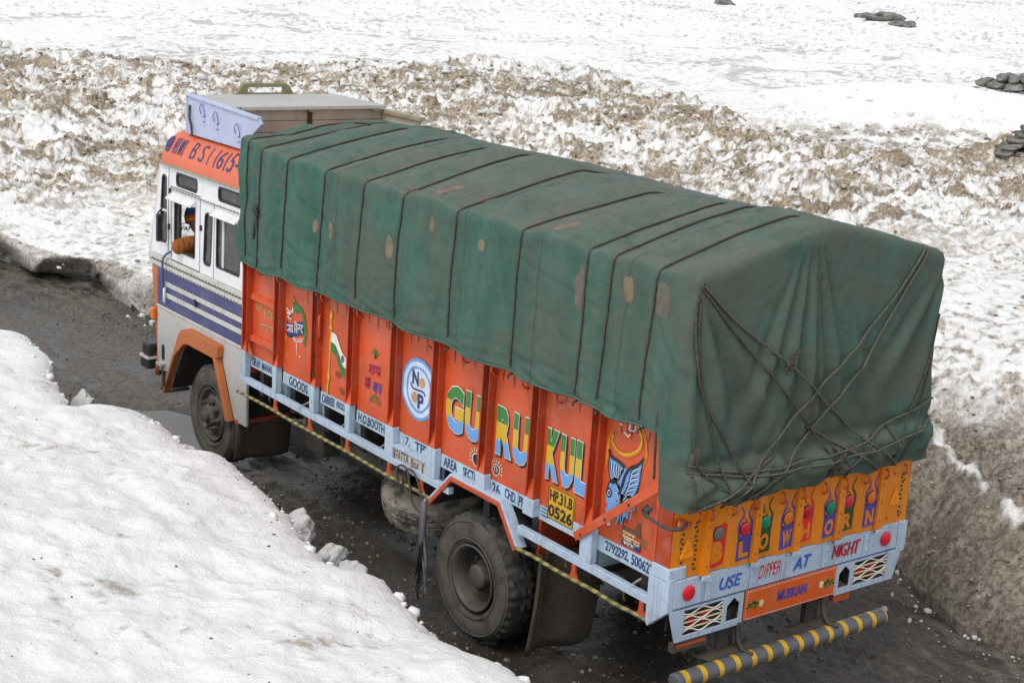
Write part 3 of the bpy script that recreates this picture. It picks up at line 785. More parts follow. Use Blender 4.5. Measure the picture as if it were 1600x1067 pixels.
# rear corner post
cp = mk('corner_post', MB().box(.0, .15, .014, .168, 1.362, 2.02), M['orange_post'], T, bevel=.012)
mk('corner_flange', MB().box(-.006, .03, .150, .176, 1.40, 2.0), M['orange'], cp)
mk('corner_skirt', sideprism([(-.012, 1.362), (.19, 1.362), (.192, 1.0), (.17, .965), (-.012, 1.125)], -.006, .05), M['pale'], T, bevel=.006)
mk('corner_cap', MB().box(-.01, .15, -.008, .172, 1.345, 1.44), M['pale'], T, bevel=.008)
# front bay ribs, door gear
for z0, z1 in ((1.955, 1.995), (1.545, 1.585)):
    mk('panel_rib', MB().prism([[(.0+.035, z0), (PX-.002, z0-.02), (PX-.002, z1+.02), (.035, z1)]], lambda a, b, t: (a, t, b), 5.52, 6.03), M['orange'], T)
mk('corner_gusset', sideprism([(6.03, 1.40), (5.94, 1.40), (6.03, 1.52)], .02, .03), M['orange'], T)
hr = mk('door_handle', MB().tube([(.035, 4.70, 2.10), (.02, 4.70, 2.09), (.02, 4.70, 1.90), (.035, 4.70, 1.89)], .013, 8), M['orange'], T, True)
mb = MB()
for k in range(9): mb.lathe([(-.004, .011), (0, .015), (.004, .011), (0, .007), (-.004, .011)], (.04+.006*(k % 2), 4.79, 2.28-.026*k), 'x' if k % 2 else 'y', 10)
mk('latch_chain', mb, M['rust'], T, True)
mb = MB()
for k in range(10): mb.lathe([(-.004, .012), (0, .016), (.004, .012), (0, .008), (-.004, .012)], (.035+.012*rnd.random(), 4.80+.02*sin(k*1.7), 1.70-.024*k), 'x' if k % 2 else 'y', 10)
mb.tube([(.03, 4.80, 1.55), (.02, 4.77, 1.52), (.03, 4.80, 1.49), (.025, 4.83, 1.50)], .012, 6)
mk('latch_chain', mb, M['rust'], T, True)
# diagonal stay from the last post up to the tarp corner
dg_ = mk('diagonal_stay', MB().bar((-.022, .965, 1.335), (-.022, .10, 2.02), .066, .012, (1, 0, 0)), M['orange'], T, bevel=.004)
for u in (.06, .35, .62): mk('bolt', MB().lathe([(0, .012), (-.006, .009), (-.007, 0)], (-.03, .95-.85*u, 1.335+.685*u), 'x', 10), M['rust'], dg_)

# lower rails
for a, b in ((2.56, 6.15), (.192, 1.66)): mk('lower_rail', MB().box(-.004, .05, a, b, 1.115, 1.175), M['pale'], T, bevel=.005)
for i, y in enumerate(posts):
    if i in (0, 3, 4, 5, 6, 7):
        mk('floor_bearer_end', MB().box(PX+.04, .6, y-.04, y+.04, 1.12, 1.272), M['paleside'], T)
for a, b in ((6.0, 5.5), (5.4, 4.85), (4.70, 4.2), (4.05, 3.55), (.75, .3)):
    mk('diagonal_rod', MB().tube([(.10, a-.28, 1.12), (.22, b+.02, 1.30)], .011, 6), M['trim'], T, True)
    mk('diagonal_rod', MB().tube([(.10, a-.28, 1.12), (.22, a-.04, 1.02)], .009, 6), M['trim'], T, True)
for a, b in ((2.80, 6.18), (.185, 1.66)):
    n = 18
    mk('side_guard', MB().tube([(-.004+.003*sin(k*1.3), a+(b-a)*k/n, 1.0+.004*sin(k*.9+1)) for k in range(n+1)], .0165, 8), M['guard'], T, True)
for y in (5.43, 4.78, 4.12, 3.44, 2.95, .97, .24):
    mk('guard_bracket', sideprism([(y-.018, 1.116), (y+.018, 1.116), (y+.022, 1.05), (y+.062, .99), (y-.062, .99), (y-.022, 1.05)], -.008, .012), M['orangedull'], T, bevel=.003)
# little painted hooks and lamps dangling under the rail
for y in (5.75, 5.05, 4.4, 3.75, .55, 1.2):
    mk('tie_hook', MB().tube([(.12+.02*sin(k*.9), y+.022*sin(k*.8), 1.10-.017*k) for k in range(8)], .008, 6), M['guard'], T, True)
# rear wheel arch
arch = [(2.84, .965), (2.53, 1.285), (1.88, 1.285), (1.64, .985)]
def offset(path, d):
    P = [Vector(p) for p in path]; out = []
    for i, p in enumerate(P):
        ns = []
        for q, r_ in ((P[i-1], p) if i else (None, None), (p, P[i+1]) if i < len(P)-1 else (None, None)):
            if q is None: continue
            e = (r_-q).normalized(); ns.append(Vector((-e.y, e.x)))
        nn = sum(ns, Vector((0, 0))).normalized(); k = 1/max(.5, nn.dot(ns[0])); out.append(tuple(p+nn*d*k))
    return out
in_ = offset(arch, .035); out_ = offset(arch, -.022)
a_ = mk('wheel_arch', sideprism(in_+arch[::-1], -.02, .012), M['orangedull'], T, bevel=.003)
mk('arch_top', sideprism(arch+out_[::-1], -.012, .082), M['pale'], a_, bevel=.004)
mk('arch_liner', sideprism(offset(arch, .03)+arch[::-1], .014, .72), M['chassis'], T)
mk('rear_splash_plate', MB().box(.12, .72, 1.52, 1.56, .95, 1.25), M['orange_post'], T)
# tool box under the sill
fb = mk('tool_box', MB().box(.004, .35, 2.90, 3.39, 1.15, 1.275), M['lid'], T, bevel=.006)
mk('tool_box_lip', MB().box(-.012, .06, 2.90, 3.39, 1.275, 1.292), M['pale'], fb, bevel=.003)
mk('lettering', put_text(put_text(MB(), 'FATTA', side(.004), 3.34, 3.16, 1.175, 1.255, -.004, .0, .1, skew=.01), 'Box', side(.004), 3.12, 3.0, 1.172, 1.25, -.004, 0., .1, skew=.015), M['ink_brown'], fb, fix=False)
mb = MB()
for y in (3.368, 2.945):
    for k in range(3): mb.stroke([(y+.018*(k-1), 1.17), (y-.012*(k-1), 1.21), (y+.014*(k-1), 1.255)], .006, side(.004), -.004)
mk('flourish', mb, M['ink_brown'], fb, fix=False)
# worn webbing looped over the tool box
for dy in (.0, .11):
    mk('webbing_strap', MB().tube(smooth_path([(-.02, 3.22-dy*.2, .92), (-.03, 3.28-dy, 1.10), (-.03, 3.20-dy, 1.17), (-.035, 3.10-dy*1.2, 1.13), (-.03, 3.02-dy*1.6, .90), (-.0, 2.86-dy*.4, .82)], 6), .009, 6), M['brown'], T, True)

# sill lettering
def sill(i, s, a0, a1, z0=1.295, z1=1.37): lettering('lettering', ctext[i], s, lambda a, b, t: (PX-.004+t, a-.029+.003*sin(40*b+11*a), b+.008+.0025*sin(17*a)), a0, a1, z0, z1, M['ink_navy'], -.003, .02)
sill(8, 'DELHI', 6.045, 5.90, 1.29); sill(8, 'MANAL', 5.85, 5.64, 1.295)
sill(7, 'GOODS', 5.32, 4.97, 1.285)
sill(6, 'CARRIER', 4.71, 4.49, 1.288); sill(6, '(REGD.', 4.455, 4.31, 1.29)
sill(5, 'H.O.BOOTH', 4.08, 3.66, 1.29)
sill(4, '7.', 3.33, 3.27, 1.30); sill(4, 'TPT.', 3.19, 2.95, 1.295)
sill(3, 'AREA', 2.77, 2.58, 1.288); sill(3, 'SECTO', 2.50, 2.30, 1.29)
sill(2, '26.', 2.105, 1.99, 1.288); sill(2, 'CHD.', 1.945, 1.80, 1.288); sill(2, 'PH', 1.765, 1.69, 1.288)
sill(1, '017', 1.05, .885, 1.285)
mb = MB()
for k in range(3): mb.stroke([(1.46, 1.375-.027*k), (1.38, 1.372-.027*k)], .008, side(PX-.004), -.003)
mk('lettering', mb, M['ink_navy'], ctext[1], fix=False)
sill(0, '2792292,', .755, .50, 1.288); sill(0, '5006228', .475, .215, 1.29)

# number plate
npl = mk('number_plate', MB().box(.060, .070, 1.09, 1.385, 1.325, 1.575), M['ink_yellow'], T, bevel=.004)
fr = side(.060)
mk('lettering', put_text(put_text(MB(), 'HP.31.B', fr, 1.368, 1.108, 1.465, 1.555, -.003, .03), '0526', fr, 1.375, 1.10, 1.345, 1.44, -.003, .03), M['ink_black'], npl, fix=False)
mb = MB(); 
for e in (((1.381, 1.572), (1.094, 1.572)), ((1.094, 1.572), (1.094, 1.329)), ((1.094, 1.329), (1.381, 1.329)), ((1.381, 1.329), (1.381, 1.572))): mb.stroke(e, .006, fr, -.002)
mk('plate_border', mb, M['ink_black'], npl, fix=False)

# GURUKUL, three bands of colour, cream outline, drop shadow
def band_mat(z0, z1):
    t = NT('banded_letter_paint'); sp_ = t.n('ShaderNodeSeparateXYZ'); t.l(t.pos(), sp_.inputs[0])
    f = t.math('DIVIDE', t.math('SUBTRACT', sp_.outputs[2], z0), z1-z0)
    c = t.mix(t.math('GREATER_THAN', f, .32), (.13, .32, .64), (.60, .37, .01)); c = t.mix(t.math('GREATER_THAN', f, .70), c, (.035, .19, .03))
    n = t.noise(t.pos(), 60, 4, .7)
    return t.done(t.mix(t.math('MULTIPLY', t.ramp(n, .58, .75), .25), c, (.15, .1, .06)), .45)
BM = band_mat(1.61, 1.985)
FS = lambda a, b, t: (PX+t, a-.029+.0035*sin(31*b+7*a)+.0025*sin(57*a+3), b+.010+.003*sin(23*a+1)+.002*sin(61*b))
for i, ch, a0, a1 in ((3, 'G', 2.775, 2.54), (3, 'U', 2.505, 2.305), (2, 'R', 2.09, 1.905), (2, 'U', 1.885, 1.69), (1, 'K', 1.475, 1.33), (1, 'U', 1.305, 1.16), (1, 'L', 1.135, .985)):
    p = panels[i][0]
    sh = mk('letter_shadow', put_text(MB(), ch, FS, a0-.012, a1-.012, 1.592, 1.967, -.003, .066, 0, .045), M['ink_black'], p, fix=False)
    mk('letter_outline', put_text(MB(), ch, FS, a0, a1, 1.61, 1.985, -.006, .068, 0, .045), M['ink_white'], p, fix=False)
    mk('letter', put_text(MB(), ch, FS, a0, a1, 1.61, 1.985, -.009, .050, 0, .045), BM, p, fix=False)
# round emblem: N, P and an S curve
p = panels[4][0]; cy, cz = 3.175, 1.815
mk('emblem_ring', MB().prism([ell(cy, cz, .255, .262, 48)], FS, -.002, -.004), M['ink_sky'], p, fix=False)
mk('emblem_ring', MB().prism([ell(cy, cz, .225, .235, 48), ell(cy, cz, .185, .195, 40)], FS, -.005, -.006), M['ink_lilac'], p, fix=False)
mk('emblem_disc', MB().prism([ell(cy-.0, cz, .160, .172, 40)], FS, -.005, -.006), M['ink_lilac'], p, fix=False)
mb = MB(); put_text(mb, 'N', FS, cy+.095, cy-.0, cz+.03, cz+.15, -.009, .04); put_text(mb, 'P', FS, cy+.005, cy-.08, cz-.155, cz-.03, -.009, .04)
mb.stroke(smooth_path([(cy+.12, cz+.035), (cy+.085, cz-.005), (cy, cz-.0), (cy-.07, cz+.0), (cy-.11, cz-.035)], 6), .016, FS, -.009)
mk('emblem_letter', mb, M['ink_navy'], p, fix=False)
mb = MB().prism([ell(cy-.045, cz+.072, .04, .043)], FS, -.007, -.009).prism([ell(cy+.052, cz-.076, .04, .045)], FS, -.007, -.009)
mk('emblem_dot', mb, M['ink_tan'], p, fix=False)
# half-ring suns
def sunface(i, cy, cz, r, ink2):
    p = panels[i][0]; mb = MB()
    for k in range(11):
        a = -.35+(pi+.7)*k/10
        mb.stroke([(cy+cos(a)*r*1.25, cz+sin(a)*r*1.25), (cy+cos(a)*r*1.75, cz+sin(a)*r*1.75)], [.010, .004], FS, -.003)
    mb.prism([ell(cy, cz, r, r), ell(cy, cz, r*.86, r*.86)], FS, -.003, -.004)
    if i == 2: mb.stroke(smooth_path([(cy+.015, cz-.02), (cy+.02, cz+.015), (cy, cz+.025), (cy-.015, cz), (cy-.005, cz-.02)], 5), .007, FS, -.004)
    mk('painted_sun', mb, M['ink_white'], p, fix=False)
    mk('painted_sun_disc', MB().prism([ell(cy, cz, r*.85, r*.85)], FS, -.001, -.002), M[ink2], p, fix=False)
sunface(2, 2.075, 1.475, .05, 'ink_brown'); sunface(3, 2.335, 1.475, .055, 'ink_black')
# flag on a golden pole
p = panels[6][0]
mb = MB(); mb.stroke(smooth_path([(4.60, 2.14), (4.60, 1.95), (4.605, 1.7), (4.62, 1.40)], 4), .022, FS, -.003)
mb.prism([ell(4.60, 2.11, .022, .04, 14)], FS, -.003, -.005).prism([ell(4.603, 2.00, .028, .02, 14)], FS, -.003, -.005).prism([ell(4.612, 1.55, .022, .04, 14)], FS, -.003, -.005).prism([ell(4.62, 1.42, .018, .05, 14)], FS, -.003, -.005)
mk('painted_flagpole', mb, M['ink_yellow'], p, fix=False)
top_ = smooth_path([(4.585, 1.965), (4.50, 1.955), (4.43, 1.86), (4.36, 1.80), (4.285, 1.775)], 5); mid_ = smooth_path([(4.585, 1.875), (4.50, 1.86), (4.43, 1.765), (4.36, 1.70), (4.285, 1.685)], 5); low_ = smooth_path([(4.585, 1.795), (4.50, 1.77), (4.43, 1.67), (4.36, 1.61), (4.285, 1.60)], 5)
mk('painted_flag_stripe', MB().flat([tuple(q) for q in top_]+[tuple(q) for q in mid_[::-1]], FS, -.004), M['ink_white'], p, fix=False)
mk('painted_flag_stripe', MB().flat([tuple(q) for q in mid_]+[tuple(q) for q in low_[::-1]], FS, -.005), M['ink_green'], p, fix=False)
mb = MB().prism([ell(4.38, 1.765, .026, .032, 20), ell(4.38, 1.765, .019, .025, 20)], FS, -.006, -.007)
for k in range(6): mb.stroke([(4.38+.02*cos(k*pi/6), 1.765+.026*sin(k*pi/6)), (4.38-.02*cos(k*pi/6), 1.765-.026*sin(k*pi/6))], .003, FS, -.007)
mk('painted_wheel', mb, M['ink_navy'], p, fix=False)
# Devanagari, drawn as brush strokes: (headline plus stems and bowls) in a unit box
DV = {'ja': [[(.95, 1), (.95, 0)], [(.95, .55), (.6, .55), (.5, .3), (.25, .22), (.1, .4)]],
      'ya': [[(.9, 1), (.9, 0)], [(.2, 1), (.35, .75), (.15, .5), (.3, .25), (.6, .2), (.9, .45)]],
      'hi': [[(.1, 1), (.1, 0)], [(.1, 1), (.15, 1.3), (.5, 1.35), (.6, 1)], [(.62, 1), (.62, .75), (.9, .72), (.9, .5), (.55, .5), (.55, .3), (.85, .25), (.8, .0), (.6, .05)]],
      'na': [[(.85, 1), (.85, .45)], [(.85, .6), (.35, .6), (.2, .45), (.35, .35)]],
      'da': [[(.6, 1), (.6, .8), (.25, .65), (.25, .3), (.6, .25), (.8, .05)]],
      'ga': [[(.9, 1), (.9, 0)], [(.35, 1), (.35, .4), (.2, .3), (.15, .45)]],
      'ta': [[(.6, 1), (.6, .85), (.25, .75), (.2, .4), (.5, .3), (.75, .4)]],
      'ba': [[(.9, 1), (.9, 0)], [(.9, .7), (.4, .75), (.2, .5), (.4, .25), (.9, .35)], [(.25, .6), (.8, .4)]],
      'cha': [[(.9, 1), (.9, 0)], [(.15, .7), (.5, .7), (.5, .35), (.9, .3)]],
      'me': [[(.9, 1), (.9, 0)], [(.25, 1), (.25, .4), (.9, .4)], [(.9, 1), (.6, 1.35)]],
      'ma': [[(.9, 1), (.9, 0)], [(.25, 1), (.25, .4), (.9, .4)]]}
def deva(mb, seq, fr_, a0, a1, b0, b1, wd, t, tilt=0.):
    n = len(seq); st = (a1-a0)/n
    for k, g in enumerate(seq):
        for s_ in DV[g]:
            mb.stroke(smooth_path([(a0+st*(k+x*.92), b0+(b1-b0)*y+tilt*(k+x)/n) for x, y in s_], 4), wd, fr_, t)
    mb.stroke([(a0, b1), (a0+(a1-a0)*.5, b1+tilt*.5), (a1, b1+tilt)], wd*1.1, fr_, t)
    return mb
p = panels[7][0]
ban = smooth_path([(5.40, 1.885), (5.33, 1.865), (5.2, 1.905), (5.08, 1.955)], 5)
mk('painted_banner', MB().flat([tuple(q) for q in ban]+[(q[0], q[1]-.13) for q in ban[::-1]], FS, -.003), M['ink_navy'], p, fix=False)
mb = deva(MB(), ['ja', 'ya'], FS, 5.385, 5.27, 1.775, 1.845, .009, -.005, .015); deva(mb, ['hi', 'na', 'da'], FS, 5.245, 5.085, 1.80, 1.875, .009, -.005, .03)
mk('lettering', mb, M['ink_white'], p, fix=False)
gl = smooth_path([(5.30, 2.12), (5.27, 2.14), (5.24, 2.10), (5.27, 2.07)], 5)
mb = MB().stroke(gl, .012, FS, -.003); mb.prism([ell(5.235, 2.035, .055, .05, 20)], FS, -.002, -.003)
mb.stroke(smooth_path([(5.22, 2.05), (5.12, 2.02), (5.06, 1.93), (5.045, 1.82), (5.06, 1.72)], 6), [.06]*6+[.05]*6+[.045]*6+[.04]*6+[.02], FS, -.0035)
mk('painted_parrot', mb, M['ink_green'], p, fix=False)
mb = MB()
for pts in ([(5.41, 2.0), (5.36, 1.98), (5.33, 1.95), (5.36, 1.925)], [(5.40, 1.96), (5.35, 1.955), (5.32, 1.92)], [(5.33, 2.0), (5.31, 1.97), (5.345, 1.94), (5.31, 1.91)], [(5.38, 1.93), (5.34, 1.915)], [(5.30, 2.03), (5.29, 1.99), (5.32, 1.96)]): mb.stroke(smooth_path(pts, 4), .016, FS, -.004)
for k in range(13):
    u = (k-6)/6; a = pi/2+u*1.05
    r0 = .07+.035*abs(u); mb.stroke([(5.205-cos(a)*r0*-1.0, 1.665+sin(a)*r0*.5+.05*abs(u)), (5.205+cos(a)*(r0+.035), 1.695+sin(a)*(r0+.02)*.5+.06*abs(u))], [.008, .004], FS, -.003)
mb.stroke([(5.205, 1.72), (5.205, 1.585)], [.012, .004], FS, -.003); mb.flat([(5.15, 1.615), (5.12, 1.60), (5.15, 1.59)], FS, -.003)
mk('painted_bird', mb, M['ink_white'], p, fix=False)
mb = MB()
for cy, cz in ((5.40, 2.06), (5.40, 1.72), (5.05, 2.13), (5.38, 1.55)):
    for k in range(4): a = k*pi/4; mb.stroke([(cy+.022*cos(a), cz+.03*sin(a)), (cy-.022*cos(a), cz-.03*sin(a))], .005, FS, -.003)
mk('painted_star', mb, M['ink_yellow'], p, fix=False)
p = panels[8][0]
mb = deva(MB(), ['ma', 'ga', 'ta'], FS, 6.0, 5.88, 1.84, 1.90, .012, -.003, .01); deva(mb, ['ba', 'ya', 'ja', 'ga'], FS, 5.85, 5.62, 1.80, 1.87, .012, -.003, .02); deva(mb, ['na', 'cha', 'ta', 'ma'], FS, 5.90, 5.62, 1.66, 1.73, .011, -.003, .02)
mb.stroke(smooth_path([(5.58, 1.74), (5.60, 1.69), (5.57, 1.64)], 4), .01, FS, -.003)
mk('lettering', mb, M['ink_tan'], p, fix=False)
p = panels[5][0]
mk('lettering', deva(deva(MB(), ['ga', 'ta', 'ya'], FS, 3.95, 3.78, 1.745, 1.83, .014, -.003, .012), ['ya', 'me'], FS, 4.01, 3.93, 1.615, 1.70, .014, -.003), M['ink_crimson'], p, fix=False)
mk('lettering', deva(MB(), ['ba', 'cha'], FS, 3.885, 3.745, 1.60, 1.685, .014, -.003, .01), M['ink_violet'], p, fix=False)
mb = MB()
for k in range(5): a = .5+k*.5; mb.stroke(smooth_path([(3.86, 1.90), (3.86+.03*cos(a), 1.93+.02*sin(a)), (3.86+.075*cos(a), 1.91+.08*sin(a))], 3), [.012]*6+[.003], FS, -.003)
for r in (.04, .07, .09): mb.stroke(ell(3.83, 1.50, r, r*.9, 14, .1, pi-.2), .008, FS, -.003)
mk('painted_leaf', mb, M['ink_green'], p, fix=False)
mb = MB()
for cy, cz in ((4.07, 1.80), (3.64, 1.82)):
    for k in range(4): a = k*pi/4; l = .075 if k == 2 else .035; mb.stroke([(cy+l*cos(a)*.6, cz+l*sin(a)), (cy-l*cos(a)*.6, cz-l*sin(a))], .006, FS, -.003)
mk('painted_star', mb, M['ink_yellow'], p, fix=False)
p = panels[6][0]
mk('lettering', deva(deva(MB(), ['me', 'na'], FS, 4.50, 4.40, 1.565, 1.62, .008, -.003), ['ma', 'ga', 'ta'], FS, 4.42, 4.24, 1.43, 1.49, .008, -.003), M['ink_brown'], p, fix=False)
# painted horned fish
p = panels[0][0]
def fm(x, y): return (.80-x*.36, 1.50+y*.72)            # unit box (left to right, bottom to top) on the panel
def F(pts): return [fm(*q) for q in pts]
def SP(pts, n=6): return [tuple(q) for q in smooth_path(F(pts), n)]
flame = SP([(.02, .62), (-.02, .75), (.0, .86), (.12, .92), (.05, .84), (.20, .755), (.42, .735), (.62, .76), (.82, .82), (.92, .92), (.86, 1.02), (.72, 1.10), (.98, .98), (1.06, .86), (1.0, .74), (.86, .64), (.6, .60), (.2, .62), (.02, .62)], 4)
mk('painted_flame', MB().stroke(SP([(.02, .62), (-.02, .75), (.02, .88), (.14, .93), (.06, .85), (.20, .765), (.42, .745), (.62, .77), (.80, .83), (.90, .93), (.84, 1.02), (.72, 1.10)]), .030, FS, -.003).stroke(SP([(.72, 1.10), (.98, .98), (1.05, .86), (.98, .74)]), .014, FS, -.003), M['ink_orange'], p, fix=False)
mk('painted_flame_line', MB().stroke(SP([(-.03, .56), (-.05, .7), (.0, .84), (.14, .935)]), [.012]*10+[.004]*9, FS, -.0045).stroke(SP([(.10, .90), (.08, .83), (.26, .765), (.46, .755), (.66, .79), (.84, .86), (.90, .97), (.70, 1.11)]), .014, FS, -.0045).stroke(SP([(.70, 1.11), (.98, 1.02), (1.08, .86), (1.0, .7)]), .006, FS, -.0045), M['ink_yellow'], p, fix=False)
body = SP([(.03, .30), (.10, .40), (.22, .44), (.36, .42), (.44, .34), (.44, .22), (.36, .12), (.24, .10), (.12, .09), (.02, .13), (.10, .17), (.03, .22), (.03, .30)], 4)
wing1 = SP([(.02, .72), (.10, .66), (.28, .66), (.48, .62), (.40, .52), (.28, .46), (.16, .42), (.06, .52), (.02, .72)], 4)
wing2 = SP([(.98, .76), (.80, .68), (.60, .60), (.46, .46), (.42, .32), (.50, .26), (.66, .30), (.82, .36), (.90, .48), (.96, .62), (.98, .76)], 4)
tail = SP([(.42, .34), (.36, .14), (.40, .02), (.48, .10), (.54, .04), (.60, .14), (.70, .12), (.72, .24), (.86, .26), (.84, .36), (.6, .36), (.42, .34)], 4)
belly = SP([(.1, .44), (.3, .52), (.5, .62), (.56, .58), (.48, .4), (.4, .3), (.3, .42), (.1, .44)], 4)
for q in (body, wing1, wing2, tail, belly):
    mk('painted_fish', MB().flat(q[:-1], FS, -.005), M['ink_sky'], p, fix=False)
mb = MB(); ml = MB()
mb.stroke(wing1, .012, FS, -.007).stroke(SP([(.0, .74), (.06, .68), (.28, .66), (.5, .63)]), .022, FS, -.0072).stroke(SP([(1.0, .80), (.84, .70), (.62, .62), (.48, .48), (.42, .34)]), .022, FS, -.0072).stroke(SP([(.98, .76), (.94, .6), (.88, .46), (.8, .36)]), .006, FS, -.007)
mb.stroke(SP([(.03, .30), (.10, .42), (.24, .46), (.36, .42)]), .012, FS, -.007).stroke(SP([(.36, .44), (.46, .34), (.44, .2), (.34, .10)]), .008, FS, -.007)
mb.prism([ell(*fm(.12, .31), .030, .038, 20), ell(*fm(.12, .31), .018, .024, 20)], FS, -.007, -.0075); mb.prism([ell(*fm(.125, .31), .011, .016, 14)], FS, -.0075, -.008)
for k in range(5):
    u = k/5
    mb.stroke(SP([(.10+.07*k, .62), (.12+.06*k, .54), (.2+.05*k, .49)], 3), .007, FS, -.007)
    ml.stroke(SP([(.13+.07*k, .62), (.15+.06*k, .54), (.23+.05*k, .49)], 3), .006, FS, -.007)
for k in range(7):
    y = .66-.055*k
    mb.stroke(SP([(.90-.02*k, y+.03), (.74-.03*k, y-.02), (.66-.03*k, y-.08)], 3), .010, FS, -.007)
    ml.stroke(SP([(.93-.02*k, y+.03), (.78-.03*k, y-.025), (.69-.03*k, y-.09)], 3), .006, FS, -.0072)
for k in range(6): ml.stroke(SP([(.28+.02*k, .40-.05*k), (.38+.01*k, .37-.05*k), (.45, .31-.045*k)], 3), .006, FS, -.0072)
for x in (.40, .48, .54, .62, .70): mb.stroke(SP([(x-.06, .28), (x-.02, .17), (x, .08)], 3), .008, FS, -.007)
for k in range(3):
    ml.stroke(F([(.60+.09*k, .14), (.64+.09*k, .34)]), .004, FS, -.0075); ml.stroke(F([(.58, .20+.05*k), (.86, .25+.05*k)]), .004, FS, -.0075)
ml.stroke(SP([(.05, .08), (.12, .05), (.18, -.02)]), .014, FS, -.006).stroke(SP([(.07, .11), (.15, .08), (.22, -.01)]), .010, FS, -.006)
ml.prism([ell(*fm(.12, .31), .018, .024, 18)], FS, -.0062, -.0068)
mk('painted_fish_line', mb, M['ink_black'], p, fix=False); mk('painted_fish_line', ml, M['ink_lilac'], p, fix=False)
# white mark with rays above the fish
mb = MB(); cx, cz = .60, 2.235
mb.stroke(smooth_path([(cx+.05, cz+.03), (cx+.01, cz+.045), (cx+.015, cz), (cx+.045, cz-.005), (cx+.0, cz-.015), (cx+.01, cz-.06), (cx+.06, cz-.04)], 5), .011, FS, -.003)
mb.stroke(smooth_path([(cx+.01, cz-.005), (cx-.03, cz-.01), (cx-.05, cz+.02), (cx-.035, cz+.045)], 5), .010, FS, -.003)
for k in range(9): a = .1+k*.36; mb.stroke([(cx+cos(a)*.085, cz+sin(a)*.085), (cx+cos(a)*.115, cz+sin(a)*.12)], .008, FS, -.003)
mk('painted_mark', mb, M['ink_white'], p, fix=False)
# sign writer's corner, dark block with small white script
mk('painted_block', MB().flat([(.60, 1.435), (.40, 1.45), (.40, 1.40), (.60, 1.395)], FS, -.002), M['ink_navy'], p, fix=False)
mk('painted_block', MB().flat([(.60, 1.53), (.47, 1.54), (.45, 1.60), (.42, 1.60), (.40, 1.50), (.60, 1.49)], FS, -.002), M['ink_brown'], p, fix=False)
mb = deva(MB(), ['ma', 'ga', 'na', 'ta'], FS, .59, .46, 1.475, 1.50, .006, -.004); deva(mb, ['cha', 'ba', 'ta', 'ma', 'ja'], FS, .59, .41, 1.435, 1.465, .007, -.004); deva(mb, ['ba', 'da', 'ta'], FS, .58, .46, 1.405, 1.428, .006, -.004)
mk('lettering', mb, M['ink_cream'], p, fix=False)
mb = MB()
for k in range(14):
    a0 = rnd.uniform(.35, .85); z0 = rnd.uniform(1.42, 1.72)
    mb.stroke(smooth_path([(a0, z0), (a0-.02, z0+.02), (a0-.03, z0-.01)], 3), .006, FS, -.0025)
mk('painted_flourish', mb, M['ink_green'], p, fix=False)

# hooks under the tarp hem and rust runs below them
hook_y = [5.86, 5.46, 4.66, 4.05, 3.55, 2.98, 2.5, 2.1, 1.72, 1.32, .92, .55]
for k, y in enumerate(hook_y):
    mk('rope_hook', MB().tube(smooth_path([(.085, y, 2.22), (.05, y, 2.225), (.015, y, 2.25), (.005, y, 2.285), (.02, y, 2.31)], 4), .009, 6), M['hook'], T, True)
mb = MB()
for i, (p, y0, y1) in enumerate(panels):
    for k in range(4):
        y = y0+(y1-y0)*(k+.3+.5*rnd.random())/4.2; l = rnd.uniform(.05, .14)
        mb.stroke([(y, 2.27), (y+.002, 2.27-l*.6), (y-.001, 2.27-l)], [.014, .010, .004], FS, -.002)
mk('rust_run', mb, M['ink_brown'], T, fix=False)['kind'] = 'stuff'
# ------------------------------------------------------------------ tail of the lorry
ribs = [.30, .77, 1.19, 1.635, 2.085]
prof = [(.001, .004), (.262, .004)]
for k, r in enumerate(ribs):
    prof += [(r-.034, .004 if k == 0 else -.006), (r-.032, -.042), (r+.032, -.042), (r+.034, .006)]
    if k < 4: prof += [(r+.212, .006), (r+.255, -.020), (ribs[k+1]-.042, -.018)]
prof += [(2.14, .004), (2.449, .004)]
prof = sorted(set(prof), key=lambda q: (q[0]))
pf = [prof[0]]
for q in prof[1:]:
    if q[0]-pf[-1][0] > .0005: pf.append(q)
mb = MB(); zs = (1.347, 1.6, 1.98)
mb.add([(x, y, z) for x, y in pf for z in zs], [(i*3+j, (i+1)*3+j, (i+1)*3+j+1, i*3+j+1) for i in range(len(pf)-1) for j in range(2)])
tg = mk('tailgate', mb, M['amber'], T)
for r in ribs:
    h = mk('hinge_strap', MB().box(r-.040, r+.040, -.058, -.044, 1.318, 1.352), M['pale'], tg, bevel=.004)
    for z in (1.42, 1.56, 1.70): mk('rivet', MB().lathe([(0, .010), (-.005, .007), (-.006, 0)], (r, -.043, z), 'y', 8), M['hook'], tg)
for x, z in ((.07, 1.40), (.08, 1.62), (.20, 1.70), (2.38, 1.42), (2.38, 1.68), (2.22, 1.40), (2.25, 1.75)): mk('rivet', MB().lathe([(0, .009), (-.004, .006), (-.005, 0)], (x, .003, z), 'y', 8), M['rust'], tg)
for x, z in ((.625, 1.53), (1.055, 1.55), (1.50, 1.55), (1.945, 1.56)):
    mk('bolt_hole', MB().lathe([(0, .013), (-.003, .010), (-.001, .006), (-.001, 0)], (x, -.021, z), 'y', 12), M['rust'], tg)
